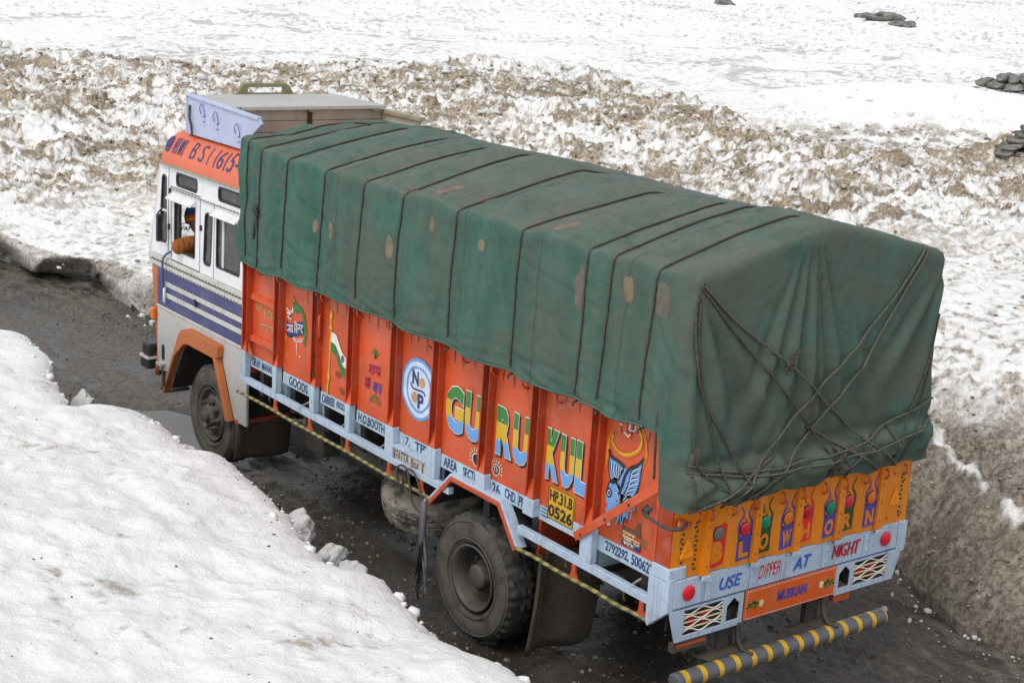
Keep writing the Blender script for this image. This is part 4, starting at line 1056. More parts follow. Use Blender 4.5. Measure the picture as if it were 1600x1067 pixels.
def bottle(ch, x, y, ink_, disc, block=True, zlo=1.385):
    fr_ = lambda a, b, t: (a+.003*sin(41*b+9*a), y+t, b+.0035*sin(27*a+2)); hw = .066
    skew = 0
    if ch == 'B':
        out = [(x-.075, 1.375), (x-.02, 1.362), (x+.072, 1.385), (x+.078, 1.65)] + [(x+.078-.012*k, 1.665+.018*sin(pi*k/5)) for k in range(6)] + [(x, 1.63)] + [(x-.018-.01*k, 1.655+.012*sin(pi*k/5)) for k in range(6)] + [(x-.078, 1.64)]
        mk('painted_bottle', MB().flat(out, fr_, -.002), M[ink_], tg, fix=False)
        mk('letter', put_text(MB(), 'B', fr_, x-.052, x+.052, 1.40, 1.555, -.004, .075), M['amber'], tg, fix=False)
    else:
        mb = MB()
        mb.flat([(x-hw, zlo), (x+hw, zlo+.004), (x+hw, 1.57), (x-hw, 1.565)], fr_, -.002)
        for s_ in (-1, 1):
            mb.stroke(smooth_path([(x+s_*.058, 1.56), (x+s_*.062, 1.65), (x+s_*.03, 1.705), (x+s_*.030, 1.74), (x+s_*.058, 1.79)], 5), [.020]*5+[.018]*5+[.013]*5+[.011]*5+[.004], fr_, -.002)
        mb.stroke([(x-.02, 1.70), (x+.01, 1.665)], .005, fr_, -.002)
        mk('painted_bottle', mb, M[ink_], tg, fix=False)
        mk('letter', put_text(MB(), ch, fr_, x-.046, x+.046, 1.405, 1.525, -.004, .045), M['amber'], tg, fix=False)
    d = mk('reflector', MB().lathe([(0, .047), (-.008, .047), (-.011, .042), (-.012, 0)], (x-.003, y-.002, 1.615), 'y', 28), M[disc], tg, 'auto')
    mk('reflector_rim', MB().lathe([(0, .051), (-.006, .051), (-.006, .047)], (x-.003, y-.001, 1.615), 'y', 28), M['rust'], d)
ya, yb = .005, -.0195
bottle('B', .435, ya, 'ink_red', 'ref_grey'); bottle('L', .665, yb, 'ink_violet', 'ref_red')
bottle('O', .89, ya, 'ink_dkgreen', 'ref_green'); bottle('W', 1.095, yb, 'ink_violet', 'ref_orange')
bottle('H', 1.315, ya, 'ink_red', 'ref_deep'); bottle('O', 1.54, yb, 'ink_violet', 'ref_green')
bottle('R', 1.765, ya, 'ink_dkgreen', 'ref_pink'); bottle('N', 1.985, yb, 'ink_violet', 'ref_orange')
for x in (.145, 2.285):
    tr = [(x-.066, 1.495), (x+.066, 1.495), (x+.006, 1.632), (x-.006, 1.632)]
    d = mk('reflective_triangle', MB().prism([tr], rear(.003), 0, -.010), M['ref_amberlens'], tg, bevel=.003)
    mk('screw', MB().lathe([(0, .006), (-.003, .005), (-.004, 0)], (x, -.007, 1.545), 'y', 8), M['hook'], d)
for x in (.095, .222, 2.355):
    mb = MB(); n = 11
    for k in range(n):
        z = 1.385+.37*k/n
        mb.flat([(x-.016, z), (x+.016, z+.015), (x-.016, z+.030)] if k % 2 else [(x+.016, z), (x-.016, z+.015), (x+.016, z+.030)], rear(.004), -.002)
    mk('painted_zigzag', mb, M['ink_dkgreen'], tg, fix=False)
for r in (.18, .30, .515, .73, .99, 1.19, 1.42, 1.64, 1.87, 2.09, 2.30):
    mk('rope_hook', MB().tube(smooth_path([(r, -.03, 1.745), (r, -.055, 1.755), (r, -.072, 1.785), (r, -.062, 1.815), (r, -.04, 1.83)], 4), .0085, 6), M['hook'], tg, True)
mb = MB()
for k in range(5): mb.tube(smooth_path([(.03+.02*k, -.02, 1.80-.01*k), (.0+.02*k, -.045, 1.765), (.02+.018*k, -.05, 1.735), (.05+.02*k, -.03, 1.76)], 5), .010, 6)
mk('hook_cluster', mb, M['hook'], tg, True)
# beam
bm = mk('tail_beam', MB().box(.052, 2.362, -.012, .06, 1.128, 1.343), M['pale'], T, bevel=.006)
mk('beam_end_plate', MB().box(2.367, 2.462, -.018, .10, 1.10, 1.345), M['pale'], T, bevel=.006)
mk('beam_joint', MB().box(.056, 2.358, -.0145, -.0125, 1.136, 1.142), M['ink_navy'], bm)
for x in (.37, .80, 1.12, 1.545, 2.0):
    pl = mk('beam_cleat', MB().box(x-.032, x+.032, -.022, -.014, 1.146, 1.318), M['pale'], bm, bevel=.003)
    for z in (1.19, 1.285): mk('bolt', MB().lathe([(0, .013), (-.006, .010), (-.007, 0)], (x+.004, -.023, z), 'y', 8), M['pale'], pl)
for x in (.182, 2.218):
    d = mk('reflector', MB().lathe([(0, .056), (-.008, .056), (-.012, .050), (-.013, 0)], (x, -.0145, 1.240), 'y', 32), M['ref_red'], bm, 'auto')
fr = lambda a, b, t: (a+.003*sin(47*b+5*a), -.0125+t, b+.003*sin(19*a+1)+.002*sin(53*a))
lettering('lettering', bm, 'USE', fr, .475, .69, 1.19, 1.285, M['ink_blue'], -.003, .03, .25)
lettering('lettering', bm, 'DIPPER', fr, .855, 1.075, 1.20, 1.30, M['ink_crimson'], -.004, .01, .2)
lettering('lettering_edge', bm, 'DIPPER', fr, .850, 1.070, 1.203, 1.303, M['ink_white'], -.003, .03, .2)
lettering('lettering', bm, 'AT', fr, 1.215, 1.40, 1.185, 1.285, M['ink_blue'], -.003, .03, .25)
lettering('lettering', bm, 'NIGHT', fr, 1.625, 1.93, 1.19, 1.295, M['ink_red'], -.004, .01, .25)
lettering('lettering_edge', bm, 'NIGHT', fr, 1.618, 1.923, 1.194, 1.299, M['ink_navy'], -.003, .01, .25)
# lower skirt plates with grille and house-shaped cut-out
def skirt(outer, g, house):
    p = mk('skirt_plate', MB().prism([outer, g, house], rear(0), -.014, .0), M['pale'], T, bevel=.003)
    x0, x1 = min(q[0] for q in g), max(q[0] for q in g); z0, z1 = min(q[1] for q in g), max(q[1] for q in g)
    n = 4
    for k in range(1, n): mk('grille_bar', MB().box(x0-.004, x1+.004, -.010, -.004, z0+(z1-z0)*k/n-.005, z0+(z1-z0)*k/n+.005), M['ink_cream'], p)
    for k in range(n):
        zc = z0+(z1-z0)*(k+.5)/n
        mb = MB(); pts = [(x0+(x1-x0)*u/24, -.007, zc+(z1-z0)/n*.36*sin(u/24*2*pi*1.6+k*pi)) for u in range(25)]
        mb.tube(pts, .0055, 6); mk('grille_wave', mb, M['ink_white'], p, True)
    lamp = mk('tail_lamp', MB().box(x0-.01, x1+.01, .02, .09, z0-.01, z1+.01), M['chassis'], T, bevel=.01)
    for u in (.25, .6): mk('lamp_lens', MB().lathe([(0, .05), (-.008, .046), (-.012, 0)], (x0+(x1-x0)*u, .019, (z0+z1)/2), 'y', 24), M['ref_deep'], lamp)
    return p
skirt([(.02, 1.125), (.098, .885), (.735, .885), (.735, 1.125)], [(.165, .925), (.535, .925), (.535, 1.11), (.165, 1.11)], [(.575, .935), (.70, .935), (.70, 1.05), (.637, 1.105), (.575, 1.05)])
skirt([(1.70, 1.125), (1.70, .885), (2.36, .885), (2.435, 1.125)], [(1.90, .925), (2.275, .925), (2.275, 1.11), (1.90, 1.11)], [(1.735, .935), (1.86, .935), (1.86, 1.05), (1.797, 1.105), (1.735, 1.05)])
mk('lamp_bracket', MB().box(.10, .42, .0, .05, .80, .872), M['brown'], T, bevel=.004)
mk('lamp_bracket_lens', MB().box(.13, .40, -.004, .0, .835, .860), M['orangedull'], T)
mk('lamp_bracket', MB().box(1.72, 1.90, .0, .05, .82, .875), M['orangedull'], T, bevel=.004)
mk('skirt_back', MB().box(.12, 2.34, .10, .12, .92, 1.12), M['chassis'], T)
# orange name board
nb = mk('name_board', MB().box(.745, 1.69, -.022, -.008, .905, 1.132), M['rooforange'] if False else paint('name_board_orange', (.68, .105, .008), .4, .06, .15, 0, .2, .2), T, bevel=.003)
fr = rear(-.022); mb = MB()
for (xa, za, xb, zb_) in ((.757, .917, 1.678, .917), (.757, 1.121, 1.678, 1.121), (.757, .917, .757, 1.121), (1.678, .917, 1.678, 1.121)):
    n = int(max(abs(xb-xa), abs(zb_-za))/.022)
    for k in range(n): u, v = k/n, (k+.55)/n; mb.stroke([(xa+(xb-xa)*u, za+(zb_-za)*u), (xa+(xb-xa)*v, za+(zb_-za)*v)], .007, fr, -.003)
mk('dashed_border', mb, M['ink_white'], nb, fix=False)
lettering('lettering', nb, 'MUSKAN', fr, 1.07, 1.375, .985, 1.065, M['ink_violet'], -.003, .05)
for x0, sg in ((.905, -1), (1.53, 1)):
    mk('painted_flower', MB().prism([ell(x0, 1.015+.004*sg, .025, .028, 18)], fr, -.003, -.004), M['ink_cream'], nb, fix=False)
    mb = MB()
    for k, (dx, dz, r) in enumerate(((.05, 0, .02), (.075, .02, .016), (.10, -.01, .016), (.06, -.025, .013), (.12, .01, .012), (.135, -.015, .010))): mb.prism([ell(x0+sg*dx, 1.015+dz, r, r*.8, 12)], fr, -.003, -.004)
    mb.stroke(smooth_path([(x0+sg*.02, 1.01), (x0+sg*.07, 1.03), (x0+sg*.15, 1.0)], 5), .007, fr, -.004)
    mk('painted_leaf', mb, M['ink_green'], nb, fix=False)
# tube bumper on two brackets
bt = mk('rear_bumper', MB().tube([(.05, -.085, .64), (.055, -.085, .64), (.06, -.085, .64), (1.2, -.085, .637), (2.20, -.085, .64), (2.205, -.085, .64)], [.045, .057, .062, .062, .062, .05], 28), M['bumper'], T, 'auto')
for x in (.66, 1.55):
    mk('bumper_bracket', MB().box(x-.10, x+.0, .02, .07, .68, 1.0).box(x+.004, x+.085, .06, .11, .68, 1.0), M['chassis'], T, bevel=.004)
    mk('bracket_hook', MB().tube(smooth_path([(x+.05, .0, .90), (x+.05, -.02, .78), (x+.055, -.06, .72), (x+.08, -.10, .70), (x+.10, -.13, .70)], 5), [.022]*8+[.018]*8+[.014]*5, 8), M['chassis'], T, True)
    mk('bumper_gusset', MB().prism([[(x-.30, .06), (x+.22, .06), (x+.16, -.06), (x-.26, -.06)]], lambda a, b, t: (a, b, t), .698, .706), M['brown'], T)
# mud flaps
fl = MB(); ns, mz = 8, 10
fl.add([(.14+.62*a/ns, 1.50+.05*sin(a*.9)+.10*(1-b/mz)**2-.03*a/ns, .12+.86*b/mz) for a in range(ns+1) for b in range(mz+1)], [(a*(mz+1)+b, (a+1)*(mz+1)+b, (a+1)*(mz+1)+b+1, a*(mz+1)+b+1) for a in range(ns) for b in range(mz)])
f = mk('mud_flap', fl, M['brown'], T, True); f.modifiers.new('thickness', 'SOLIDIFY').thickness = .012
mk('flap_edge', MB().tube([(.13, 1.50+.10*(1-b/mz)**2, .10+.88*b/mz) for b in range(mz+1)], .02, 6), M['brown'], f, True)
mb = MB()
for k in range(12): mb.lathe([(-.004, .008), (0, .013), (.004, .008), (0, .005), (-.004, .008)], (.30+.024*k, 1.43, .52+.020*k+.004*k*k*.2), 'y' if k % 2 else 'z', 8)
mb.tube([(.30+.024*k, 1.43, .52+.020*k+.004*k*k*.2) for k in range(12)], .006, 6)
mk('flap_chain', mb, M['rust'], f, True)
fl = MB()
fl.add([(.10+.62*a/ns, 6.40+.03*sin(a*.8)+.06*(1-b/mz)**2, .17+.42*b/mz) for a in range(ns+1) for b in range(mz+1)], [(a*(mz+1)+b, (a+1)*(mz+1)+b, (a+1)*(mz+1)+b+1, a*(mz+1)+b+1) for a in range(ns) for b in range(mz)])
f = mk('mud_flap', fl, M['brown'], T, True); f.modifiers.new('thickness', 'SOLIDIFY').thickness = .012
mk('flap_hanger', MB().box(.10, .74, 6.37, 6.43, .575, .62), M['orangedull'], T)

# ------------------------------------------------------------------ cab
XS, XE = .10, 2.35
def cabplate(name, loops, mat, x0=XS, th=.03, bev=.004, parent=T): return mk(name, MB().prism(loops, side(x0), 0, th), mat, parent, bevel=bev)
def rrect(a0, a1, b0, b1, r, n=5, sa=0.):
    out = []
    for cx, cy, s in ((a1-r, b1-r, 0), (a0+r, b1-r, pi/2), (a0+r, b0+r, pi), (a1-r, b0+r, 1.5*pi)):
        for k in range(n+1): a = s+pi/2*k/n; out.append((cx+r*cos(a)+sa*((cy+r*sin(a))-b0), cy+r*sin(a)))
    return out
def fy(z): return np.interp(z, [.5, 1.2, 1.8, 1.95, 2.95], [8.30, 8.41, 8.50, 8.48, 8.23])
up = [(6.2, 1.952), (8.475, 1.952), (8.235, 2.952), (6.2, 2.952)]
wins = dict(quarter=[(8.215, 2.14), (8.215, 2.16), (8.165, 2.78), (8.14, 2.815), (8.08, 2.815), (8.055, 2.79), (8.05, 2.16), (8.07, 2.12), (8.19, 2.11)],
            door=rrect(7.385, 7.86, 2.085, 2.60, .03), narrow=rrect(7.02, 7.17, 2.07, 2.585, .05, 5, -.05), rear=rrect(6.40, 6.885, 2.095, 2.60, .03),
            upfront=rrect(7.345, 7.815, 2.768, 2.885, .04), uprear=rrect(6.35, 6.855, 2.775, 2.892, .04))
def shrink(l, d):
    c = Vector((sum(q[0] for q in l)/len(l), sum(q[1] for q in l)/len(l))); w_ = max(q[0] for q in l)-min(q[0] for q in l); h_ = max(q[1] for q in l)-min(q[1] for q in l)
    return [(c.x+(q[0]-c.x)*(1+2*d/w_), c.y+(q[1]-c.y)*(1+2*d/h_)) for q in l]
for xs, th in ((XS, .035), (XE-.035, .035)):
    mk('cab_side', MB().prism([up]+[shrink(l, .012) for l in wins.values()], side(xs), 0, th), M['white'], T, bevel=.004)
for nm, l in wins.items():
    if nm == 'door':
        w_ = mk('window_frame', MB().prism([shrink(l, .014), shrink(l, -.006)], side(XS), -.002, .06), M['rubbertrim'], T)
        mk('window_channel', MB().box(XS+.02, XS+.05, 7.80, 7.855, 2.09, 2.60), M['inside'], w_)
        mk('window_sill', MB().box(XS-.012, XS+.05, 7.385, 7.86, 2.072, 2.092), M['rubbertrim'], w_)
    else:
        w_ = mk('window_frame', MB().prism([shrink(l, .016), shrink(l, -.004)], side(XS), -.004, .03), M['rubbertrim'], T)
        mk('pane', MB().prism([shrink(l, .0)], side(XS), .012, .016), M['glass'], w_)
        if nm == 'rear':
            mk('sliding_frame', MB().box(XS+.004, XS+.02, 6.74, 6.785, 2.09, 2.60), M['trim'], w_)
        if nm == 'quarter': mk('mullion', MB().box(XS-.004, XS+.02, 8.05, 8.22, 2.44, 2.465), M['white'], w_)
    mk('pane', MB().prism([shrink(l, .0)], side(XE-.02), .0, .004), M['glass'], T) if nm not in ('door',) else None
    if nm in ('quarter',):
        mk('window_surround', MB().prism([shrink(l, .045), shrink(l, .018)], side(XS), -.008, .0), M['white'], T, bevel=.003)
for a0, a1 in ((7.355, 7.945), (6.38, 6.925)):
    h = mk('rain_hood', MB().prism([[(XS-.001, 2.672), (XS-.075, 2.615), (XS-.072, 2.606), (XS-.001, 2.655)]], lambda a, b, t: (a, t, b), a0, a1), M['white'], T)
    for y in (a0+.005, a1-.005): mk('hood_cheek', MB().prism([[(XS-.001, 2.672), (XS-.075, 2.615), (XS-.001, 2.608)]], lambda a, b, t: (a, t, b), y-.004, y+.004), M['white'], h)
# door outline and fittings
mk('door_seam', MB().prism([[(7.26, 1.955), (7.93, 1.955), (7.96, 2.735), (7.26, 2.735)], [(7.268, 1.955+.006), (7.922, 1.961), (7.952, 2.727), (7.268, 2.727)]], side(XS), -.0025, .0), M['rubbertrim'], T)
mk('pillar_seam', MB().box(XS-.0025, XS, 6.945, 6.952, 1.955, 2.70), M['rubbertrim'], T)
mk('pillar_seam', MB().box(XS-.0025, XS, 8.00, 8.006, 2.0, 2.95), M['rubbertrim'], T)
for y, z in ((7.98, 2.30), (7.96, 2.68), (7.23, 2.42)):
    mk('door_hinge', MB().box(XS-.022, XS-.001, y-.013, y+.013, z-.028, z+.028), M['black'], T, bevel=.004)
mk('gutter_strip', MB().box(XS-.018, XS, 6.2, 8.02, 2.705, 2.722), M['trim'], T, bevel=.003)
mb = MB(); n = 24
for k in range(n): y = 6.25+1.72*k/n; mb.box(XS-.021, XS-.0185, y, y+.045, 2.709, 2.718)
mk('gutter_slot', mb, M['black'], T)
# belt trim with punched slots
for z0, z1, pr in ((1.812, 1.872, .012), (1.885, 1.948, .020)):
    b_ = mk('belt_trim', MB().box(XS-pr, XS+.03, 6.2, 8.47, z0, z1), M['trim'], T, bevel=.004)
    mb = MB(); n = 32
    for k in range(n): y = 6.25+2.15*k/n; mb.box(XS-pr-.002, XS-pr, y, y+.045, z0+.006, z0+.016)
    mk('slot', mb, M['black'], b_)
cabplate('navy_panel', [[(6.2, 1.402), (8.275, 1.402), (8.275, 1.808), (6.2, 1.808)]], M['navy'])
for z in (1.545, 1.665): mk('chrome_strip', MB().box(XS-.012, XS, 6.2, 8.06, z-.026, z+.026), M['trim'], T, bevel=.004)
mk('chrome_strip', MB().box(XS-.010, XS, 6.2, 8.28, 1.380, 1.405), M['trim'], T, bevel=.003)
mk('door_lock', MB().box(XS-.03, XS-.012, 7.30, 7.345, 1.585, 1.655), M['black'], T, bevel=.006)
mk('strip_clip', MB().box(XS-.016, XS-.012, 7.335, 7.345, 1.52, 1.70), M['silver'], T)
sil = [(6.2, .60), (6.45, .60), (6.74, 1.19), (6.76, 1.27), (7.40, 1.27), (7.56, 1.2), (7.86, .72), (8.275, .66), (8.275, 1.378), (6.2, 1.378)]
cabplate('lower_panel', [sil], M['silver'])
mb = MB()
for y in np.linspace(6.3, 8.2, 18): mb.lathe([(0, .007), (-.004, .005), (-.005, 0)], (XS-.0005, y, 1.36), 'x', 8)
for z in np.linspace(.75, 1.3, 8): mb.lathe([(0, .007), (-.004, .005), (-.005, 0)], (XS-.0005, 8.245, z), 'x', 8)
mk('rivet_row', mb, M['silver'], T)
mk('fuel_recess', MB().prism([rrect(8.085, 8.165, .80, .98, .038)], side(XS), -.002, .0), M['black'], T)
mk('fuel_recess_lip', MB().prism([[(8.06, .775), (8.20, .775), (8.22, .745), (8.07, .745)]], side(XS), -.05, .0), M['silver'], T)
# wheel arch, front corner, bumper
ar = [(8.0, .48), (7.945, .485), (7.885, .70), (7.61, 1.215), (7.53, 1.295), (7.42, 1.325), (6.715, 1.325), (6.700, 1.30), (6.700, 1.195), (6.735, 1.18), (6.455, .59), (6.515, .585), (6.80, 1.165), (7.40, 1.165), (7.50, 1.13), (7.70, .96), (7.90, .60)]
fa = mk('front_wheel_arch', MB().prism([ar], side(XS), -.075, -.0), M['caborange'], T, bevel=.012)
mk('arch_liner', MB().prism([[(7.98, .52), (7.66, 1.1), (7.42, 1.24), (6.74, 1.24), (6.48, .6), (6.46, .6), (6.72, 1.26), (7.45, 1.26), (7.70, 1.12), (8.0, .52)]], side(XS), .035, .9), M['chassis'], T)
def slab(b): return (XS, b)
lowf = [(XS, .62), (XE, .62), (XE, 1.845), (XS, 1.845)]
V = []; zs = np.linspace(.60, 1.842, 12); xs = np.concatenate([[XS-.001]*1, XS+.10*(1-np.cos(np.linspace(.15, pi/2, 6))), [1.225], XE-.10*(1-np.cos(np.linspace(pi/2, .15, 6))), [XE+.001]])
def fdep(x):
    e = min(x-XS, XE-x); e = max(0., min(.10, e)); return -.10*(1-sqrt(max(0, 1-(1-e/.10)**2)))
mb = MB(); m_ = len(zs)
mb.add([(x, 8.275 if (i in (0, len(xs)-1)) else fy(z)+fdep(x), z) for i, x in enumerate(xs) for z in zs], [(a*m_+b, (a+1)*m_+b, (a+1)*m_+b+1, a*m_+b+1) for a in range(len(xs)-1) for b in range(m_-1)])
f = mk('front_panel', mb, M['caborange'], T, True); f.modifiers.new('thickness', 'SOLIDIFY').thickness = .02
ind = mk('indicator_lamp', MB().box(XS-.055, XS-.003, 8.285, 8.345, 1.22, 1.35), M['ref_orange'], T, bevel=.012)
mk('front_bumper', MB().box(.0, 2.45, 8.30, 8.50, .66, .80).box(.015, 2.435, 8.31, 8.49, .803, .94), M['black'], T, bevel=.02)
mk('bumper_stripe', MB().box(-.006, 2.456, 8.29, 8.505, .775, .80), M['trim'], T)
mk('cab_step', MB().box(XS-.02, XS+.25, 7.98, 8.16, .47, .50).box(XS+.0, XS+.03, 8.13, 8.17, .502, .74), M['brown'], T, bevel=.005)
# front with windscreen
ff = lambda a, b, t: (a, fy(b)+t, b)
wl, wr = rrect(.24, 1.17, 2.03, 2.74, .06), rrect(1.28, 2.21, 2.03, 2.74, .06)
cf = mk('cab_front', MB().prism([[(XS, 1.952), (XE, 1.952), (XE, 2.95), (XS, 2.95)], wl, wr], ff, -.035, -.0), M['white'], T)
mk('front_belt', MB().prism([[(XS, 1.845), (XE, 1.845), (XE, 1.95), (XS, 1.95)]], ff, -.03, .012), M['trim'], T)
t = NT('clear_windscreen'); tr = t.n('ShaderNodeBsdfTransparent'); gl_ = t.n('ShaderNodeBsdfGlossy'); mx = t.n('ShaderNodeMixShader')
tr.inputs[0].default_value = (.93, .95, .95, 1); gl_.inputs['Roughness'].default_value = .02; mx.inputs[0].default_value = .06
t.l(tr.outputs[0], mx.inputs[1]); t.l(gl_.outputs[0], mx.inputs[2]); t.l(mx.outputs[0], t.out.inputs[0]); M['clear'] = t.m
for l in (wl, wr):
    wf = mk('windscreen_frame', MB().prism([shrink(l, .02), shrink(l, -.008)], ff, -.04, .004), M['rubbertrim'], T)
    mk('windscreen', MB().prism([l], ff, -.022, -.018), M['clear'], wf)
stk = T
mk('lettering', put_text(MB(), 'SHAY', ff, .60, .405, 2.155, 2.205, -.029, .03), M['ink_black'], stk, fix=False)
mk('sticker_line', MB().stroke([(.26, 2.24), (1.1, 2.24)], .009, ff, -.029), M['ink_black'], stk, fix=False)
# inside
mk('cab_floor', MB().box(XS+.04, XE-.04, 6.25, 8.25, 1.12, 1.16), M['inside'], T)
mk('cab_back', MB().box(XS+.036, XE-.036, 6.20, 6.24, 1.1, 2.95), M['inside'], T)
mk('dashboard', MB().prism([[(8.38, 1.5), (8.10, 1.5), (8.02, 1.72), (8.12, 1.90), (8.40, 1.94)]], lambda a, b, t: (t, a, b), XS+.04, XE-.04), M['inside'], T)
for x in (.45, 1.75): mk('seat', MB().box(x-.26, x+.26, 7.15, 7.65, 1.3, 1.56).box(x-.26, x+.26, 7.02, 7.15, 1.4, 2.05), M['inside'], T, bevel=.03)
sw = MB().lathe([(-.014, .21), (0, .225), (.014, .21), (0, .195), (-.014, .21)], (0, 0, 0), 'y', 32); rm = Matrix.Rotation(radians(55), 3, 'X')
sw.v = [tuple(Vector((1.75, 7.92, 2.0))+rm @ Vector(v)) for v in sw.v]; mk('steering_wheel', sw, M['black'], T, True)
mk('steering_column', MB().tube([(1.75, 7.93, 2.0), (1.75, 8.15, 1.75)], .025, 8), M['black'], T, True)
# roof with rounded edges, gutter, sign writing
RX0, RX1, RY0, RY1 = .075, 2.375, 6.16, 8.27
def dome(t): a = t*pi/2; return .30*(1-cos(a)), 2.962+.365*sin(a)
nt, V, loop = 10, [], []
for k in range(nt+1):
    ins, z = dome(k/nt); x0, x1, y0, y1, r = RX0+ins, RX1-ins, RY0+ins*.3, RY1-ins, max(.02, .16-.3*ins)
    V += [(x, y, z) for x, y in rrect(x0, x1, y0, y1, r, 8)]
m_ = len(V)//(nt+1); mb = MB()
mb.add(V, [(k*m_+j, k*m_+(j+1) % m_, (k+1)*m_+(j+1) % m_, (k+1)*m_+j) for k in range(nt) for j in range(m_)]+[tuple(nt*m_+j for j in range(m_))])
rf_ = mk('cab_roof', mb, M['rooforange'], T, 'auto')
mk('roof_gutter', MB().prism([rrect(RX0-.012, RX1+.012, RY0, RY1+.012, .16, 8), rrect(RX0+.04, RX1-.04, RY0+.05, RY1-.04, .12, 8)], lambda a, b, t: (a, b, t), 2.938, 2.964), M['tanboard'], T, bevel=.004)
mk('cab_ceiling', MB().box(XS+.04, XE-.04, 6.25, 8.2, 2.93, 2.937), M['inside'], T)
def df(a, b, t): i, z = dome(b); n_ = b*pi/2; return (RX0+i+t*cos(n_), a, z-t*sin(n_)*1.0)
mb = MB()
for s, a0, a1, b0, b1, bo in (('H', 7.93, 7.865, .22, .55, .05), ('I', 7.85, 7.825, .22, .55, .05), ('M', 7.80, 7.72, .22, .55, .05), ('I', 7.705, 7.68, .22, .55, .05),
                          ('B', 7.53, 7.41, .22, .56, -.005), ('S', 7.33, 7.21, .22, .56, -.005), ('I', 7.13, 7.10, .20, .56, -.0), ('1', 6.99, 6.95, .2, .56, 0), ('6', 6.92, 6.81, .2, .56, 0), ('1', 6.77, 6.73, .2, .56, 0), ('5', 6.70, 6.58, .2, .60, 0), ('-', 6.56, 6.50, .33, .38, 0)):
    put_text(mb, s, df, a0, a1, b0, b1, -.005, bo, .15, cuts=6)
mb.prism([ell(8.04, .38, .062, .17, 24), ell(8.04, .38, .040, .11, 24)], df, -.006, -.008); mb.prism([ell(8.04, .38, .030, .085, 16)], df, -.006, -.008)
mk('lettering', mb, M['ink_navy'], rf_, fix=False)
# roof rack: quilted lavender sides, grey lid, plank bulkhead
t = NT('quilted_lavender_sheet'); P = t.pos(); sp_ = t.n('ShaderNodeSeparateXYZ'); t.l(P, sp_.inputs[0])
def cell(s): v = t.math('ADD', t.math('MULTIPLY', sp_.outputs[1], 1.), t.math('MULTIPLY', sp_.outputs[2], s)); return t.math('ABSOLUTE', t.math('SUBTRACT', t.math('FRACT', t.math('MULTIPLY', t.math('ADD', v, 20), 22.)), .5))
e_ = t.math('MAXIMUM', cell(1.15), cell(-1.15)); ln_ = t.ramp(e_, .40, .49)
n = t.noise(P, 7, 5, .65); c = t.mix(t.ramp(n, .3, .7), (.42, .47, .64), (.49, .54, .70)); c = t.mix(t.math('MULTIPLY', ln_, .75), c, (.19, .21, .33)); c = t.mix(t.math('MULTIPLY', t.ramp(t.noise(P, 21, 5, .7), .6, .75), .4), c, (.2, .13, .08))
M['quilt'] = t.done(c, .5, t.bump(ln_, .5, .006))
rk = mk('roof_rack', MB().prism([[(7.78, 3.305), (7.80, 3.71), (6.24, 3.65), (6.19, 3.60), (6.62, 3.305)]], side(.20), 0, .025), M['quilt'], T, bevel=.004)
mk('rack_trim', MB().bar((.205, 7.80, 3.705), (.205, 6.24, 3.648), .05, .03), M['rack'], rk, bevel=.004)
mk('rack_trim', MB().bar((.205, 7.79, 3.31), (.205, 7.80, 3.69), .04, .03, (0, 1, 0)), M['rack'], rk, bevel=.004)
for y, z in ((7.42, 3.60), (7.12, 3.56), (6.66, 3.50)):
    mb = MB().tube(smooth_path([(.192, y+.045, z-.06), (.18, y+.05, z), (.18, y, z+.045), (.18, y-.045, z), (.19, y-.045, z-.08)], 5), .004, 6)
    for k in (0, 1): mb.tube([(.19, y-.045, z-.07-.05*k), (.19, y, z-.085-.05*k)], .004, 6)
    mk('rack_ring', mb, M['ink_violet'], rk, True)
mk('rust_stay', MB().tube(smooth_path([(.19, 7.72, 3.60), (.17, 7.68, 3.48), (.18, 7.66, 3.40), (.16, 7.60, 3.30)], 5), .012, 6), M['rust'], rk, True)
mk('rack_side', MB().box(1.965, 1.99, 6.15, 7.80, 3.3, 3.61), M['plank'], T)
mk('rack_rail', MB().box(1.94, 2.02, 6.12, 6.84, 3.605, 3.645), M['tanboard'], T, bevel=.004)
mk('rack_front', MB().box(.23, 1.96, 7.78, 7.80, 3.3, 3.69), M['rack'], T)
ld = mk('rack_lid', MB().box(.235, 1.955, 6.80, 7.83, 3.672, 3.692), M['lid'], T, bevel=.004)
mk('lid_edge', MB().box(.30, 1.965, 6.775, 6.797, 3.655, 3.690), M['lid'], ld, bevel=.003)
for x in (.40, 1.10, 1.86): mk('lid_bracket', MB().box(x-.05, x+.05, 6.765, 6.80, 3.636, 3.654), M['olive'], ld)
for k in range(3): mk('plank', MB().box(.23, 1.96, 6.86, 6.885, 3.31+.115*k, 3.42+.115*k), M['plank'], T, bevel=.004)
mk('plank_batten', MB().box(1.075, 1.12, 6.835, 6.857, 3.31, 3.64), M['rust'], T)
cr = [(.60, 3.64), (.82, 3.70), (.87, 3.785), (.91, 3.80), (1.38, 3.80), (1.425, 3.785), (1.48, 3.70), (1.72, 3.64)]
mk('roof_crest', MB().prism([cr, rrect(.935, 1.365, 3.70, 3.76, .02)], rear(7.90), -.02, .03), M['olive'], T, bevel=.006)
mk('horn', MB().tube([(.30, 7.84, 3.32), (.30, 7.86, 3.42), (.30, 7.86, 3.43)], [.05, .045, .02], 12), M['black'], T, True)
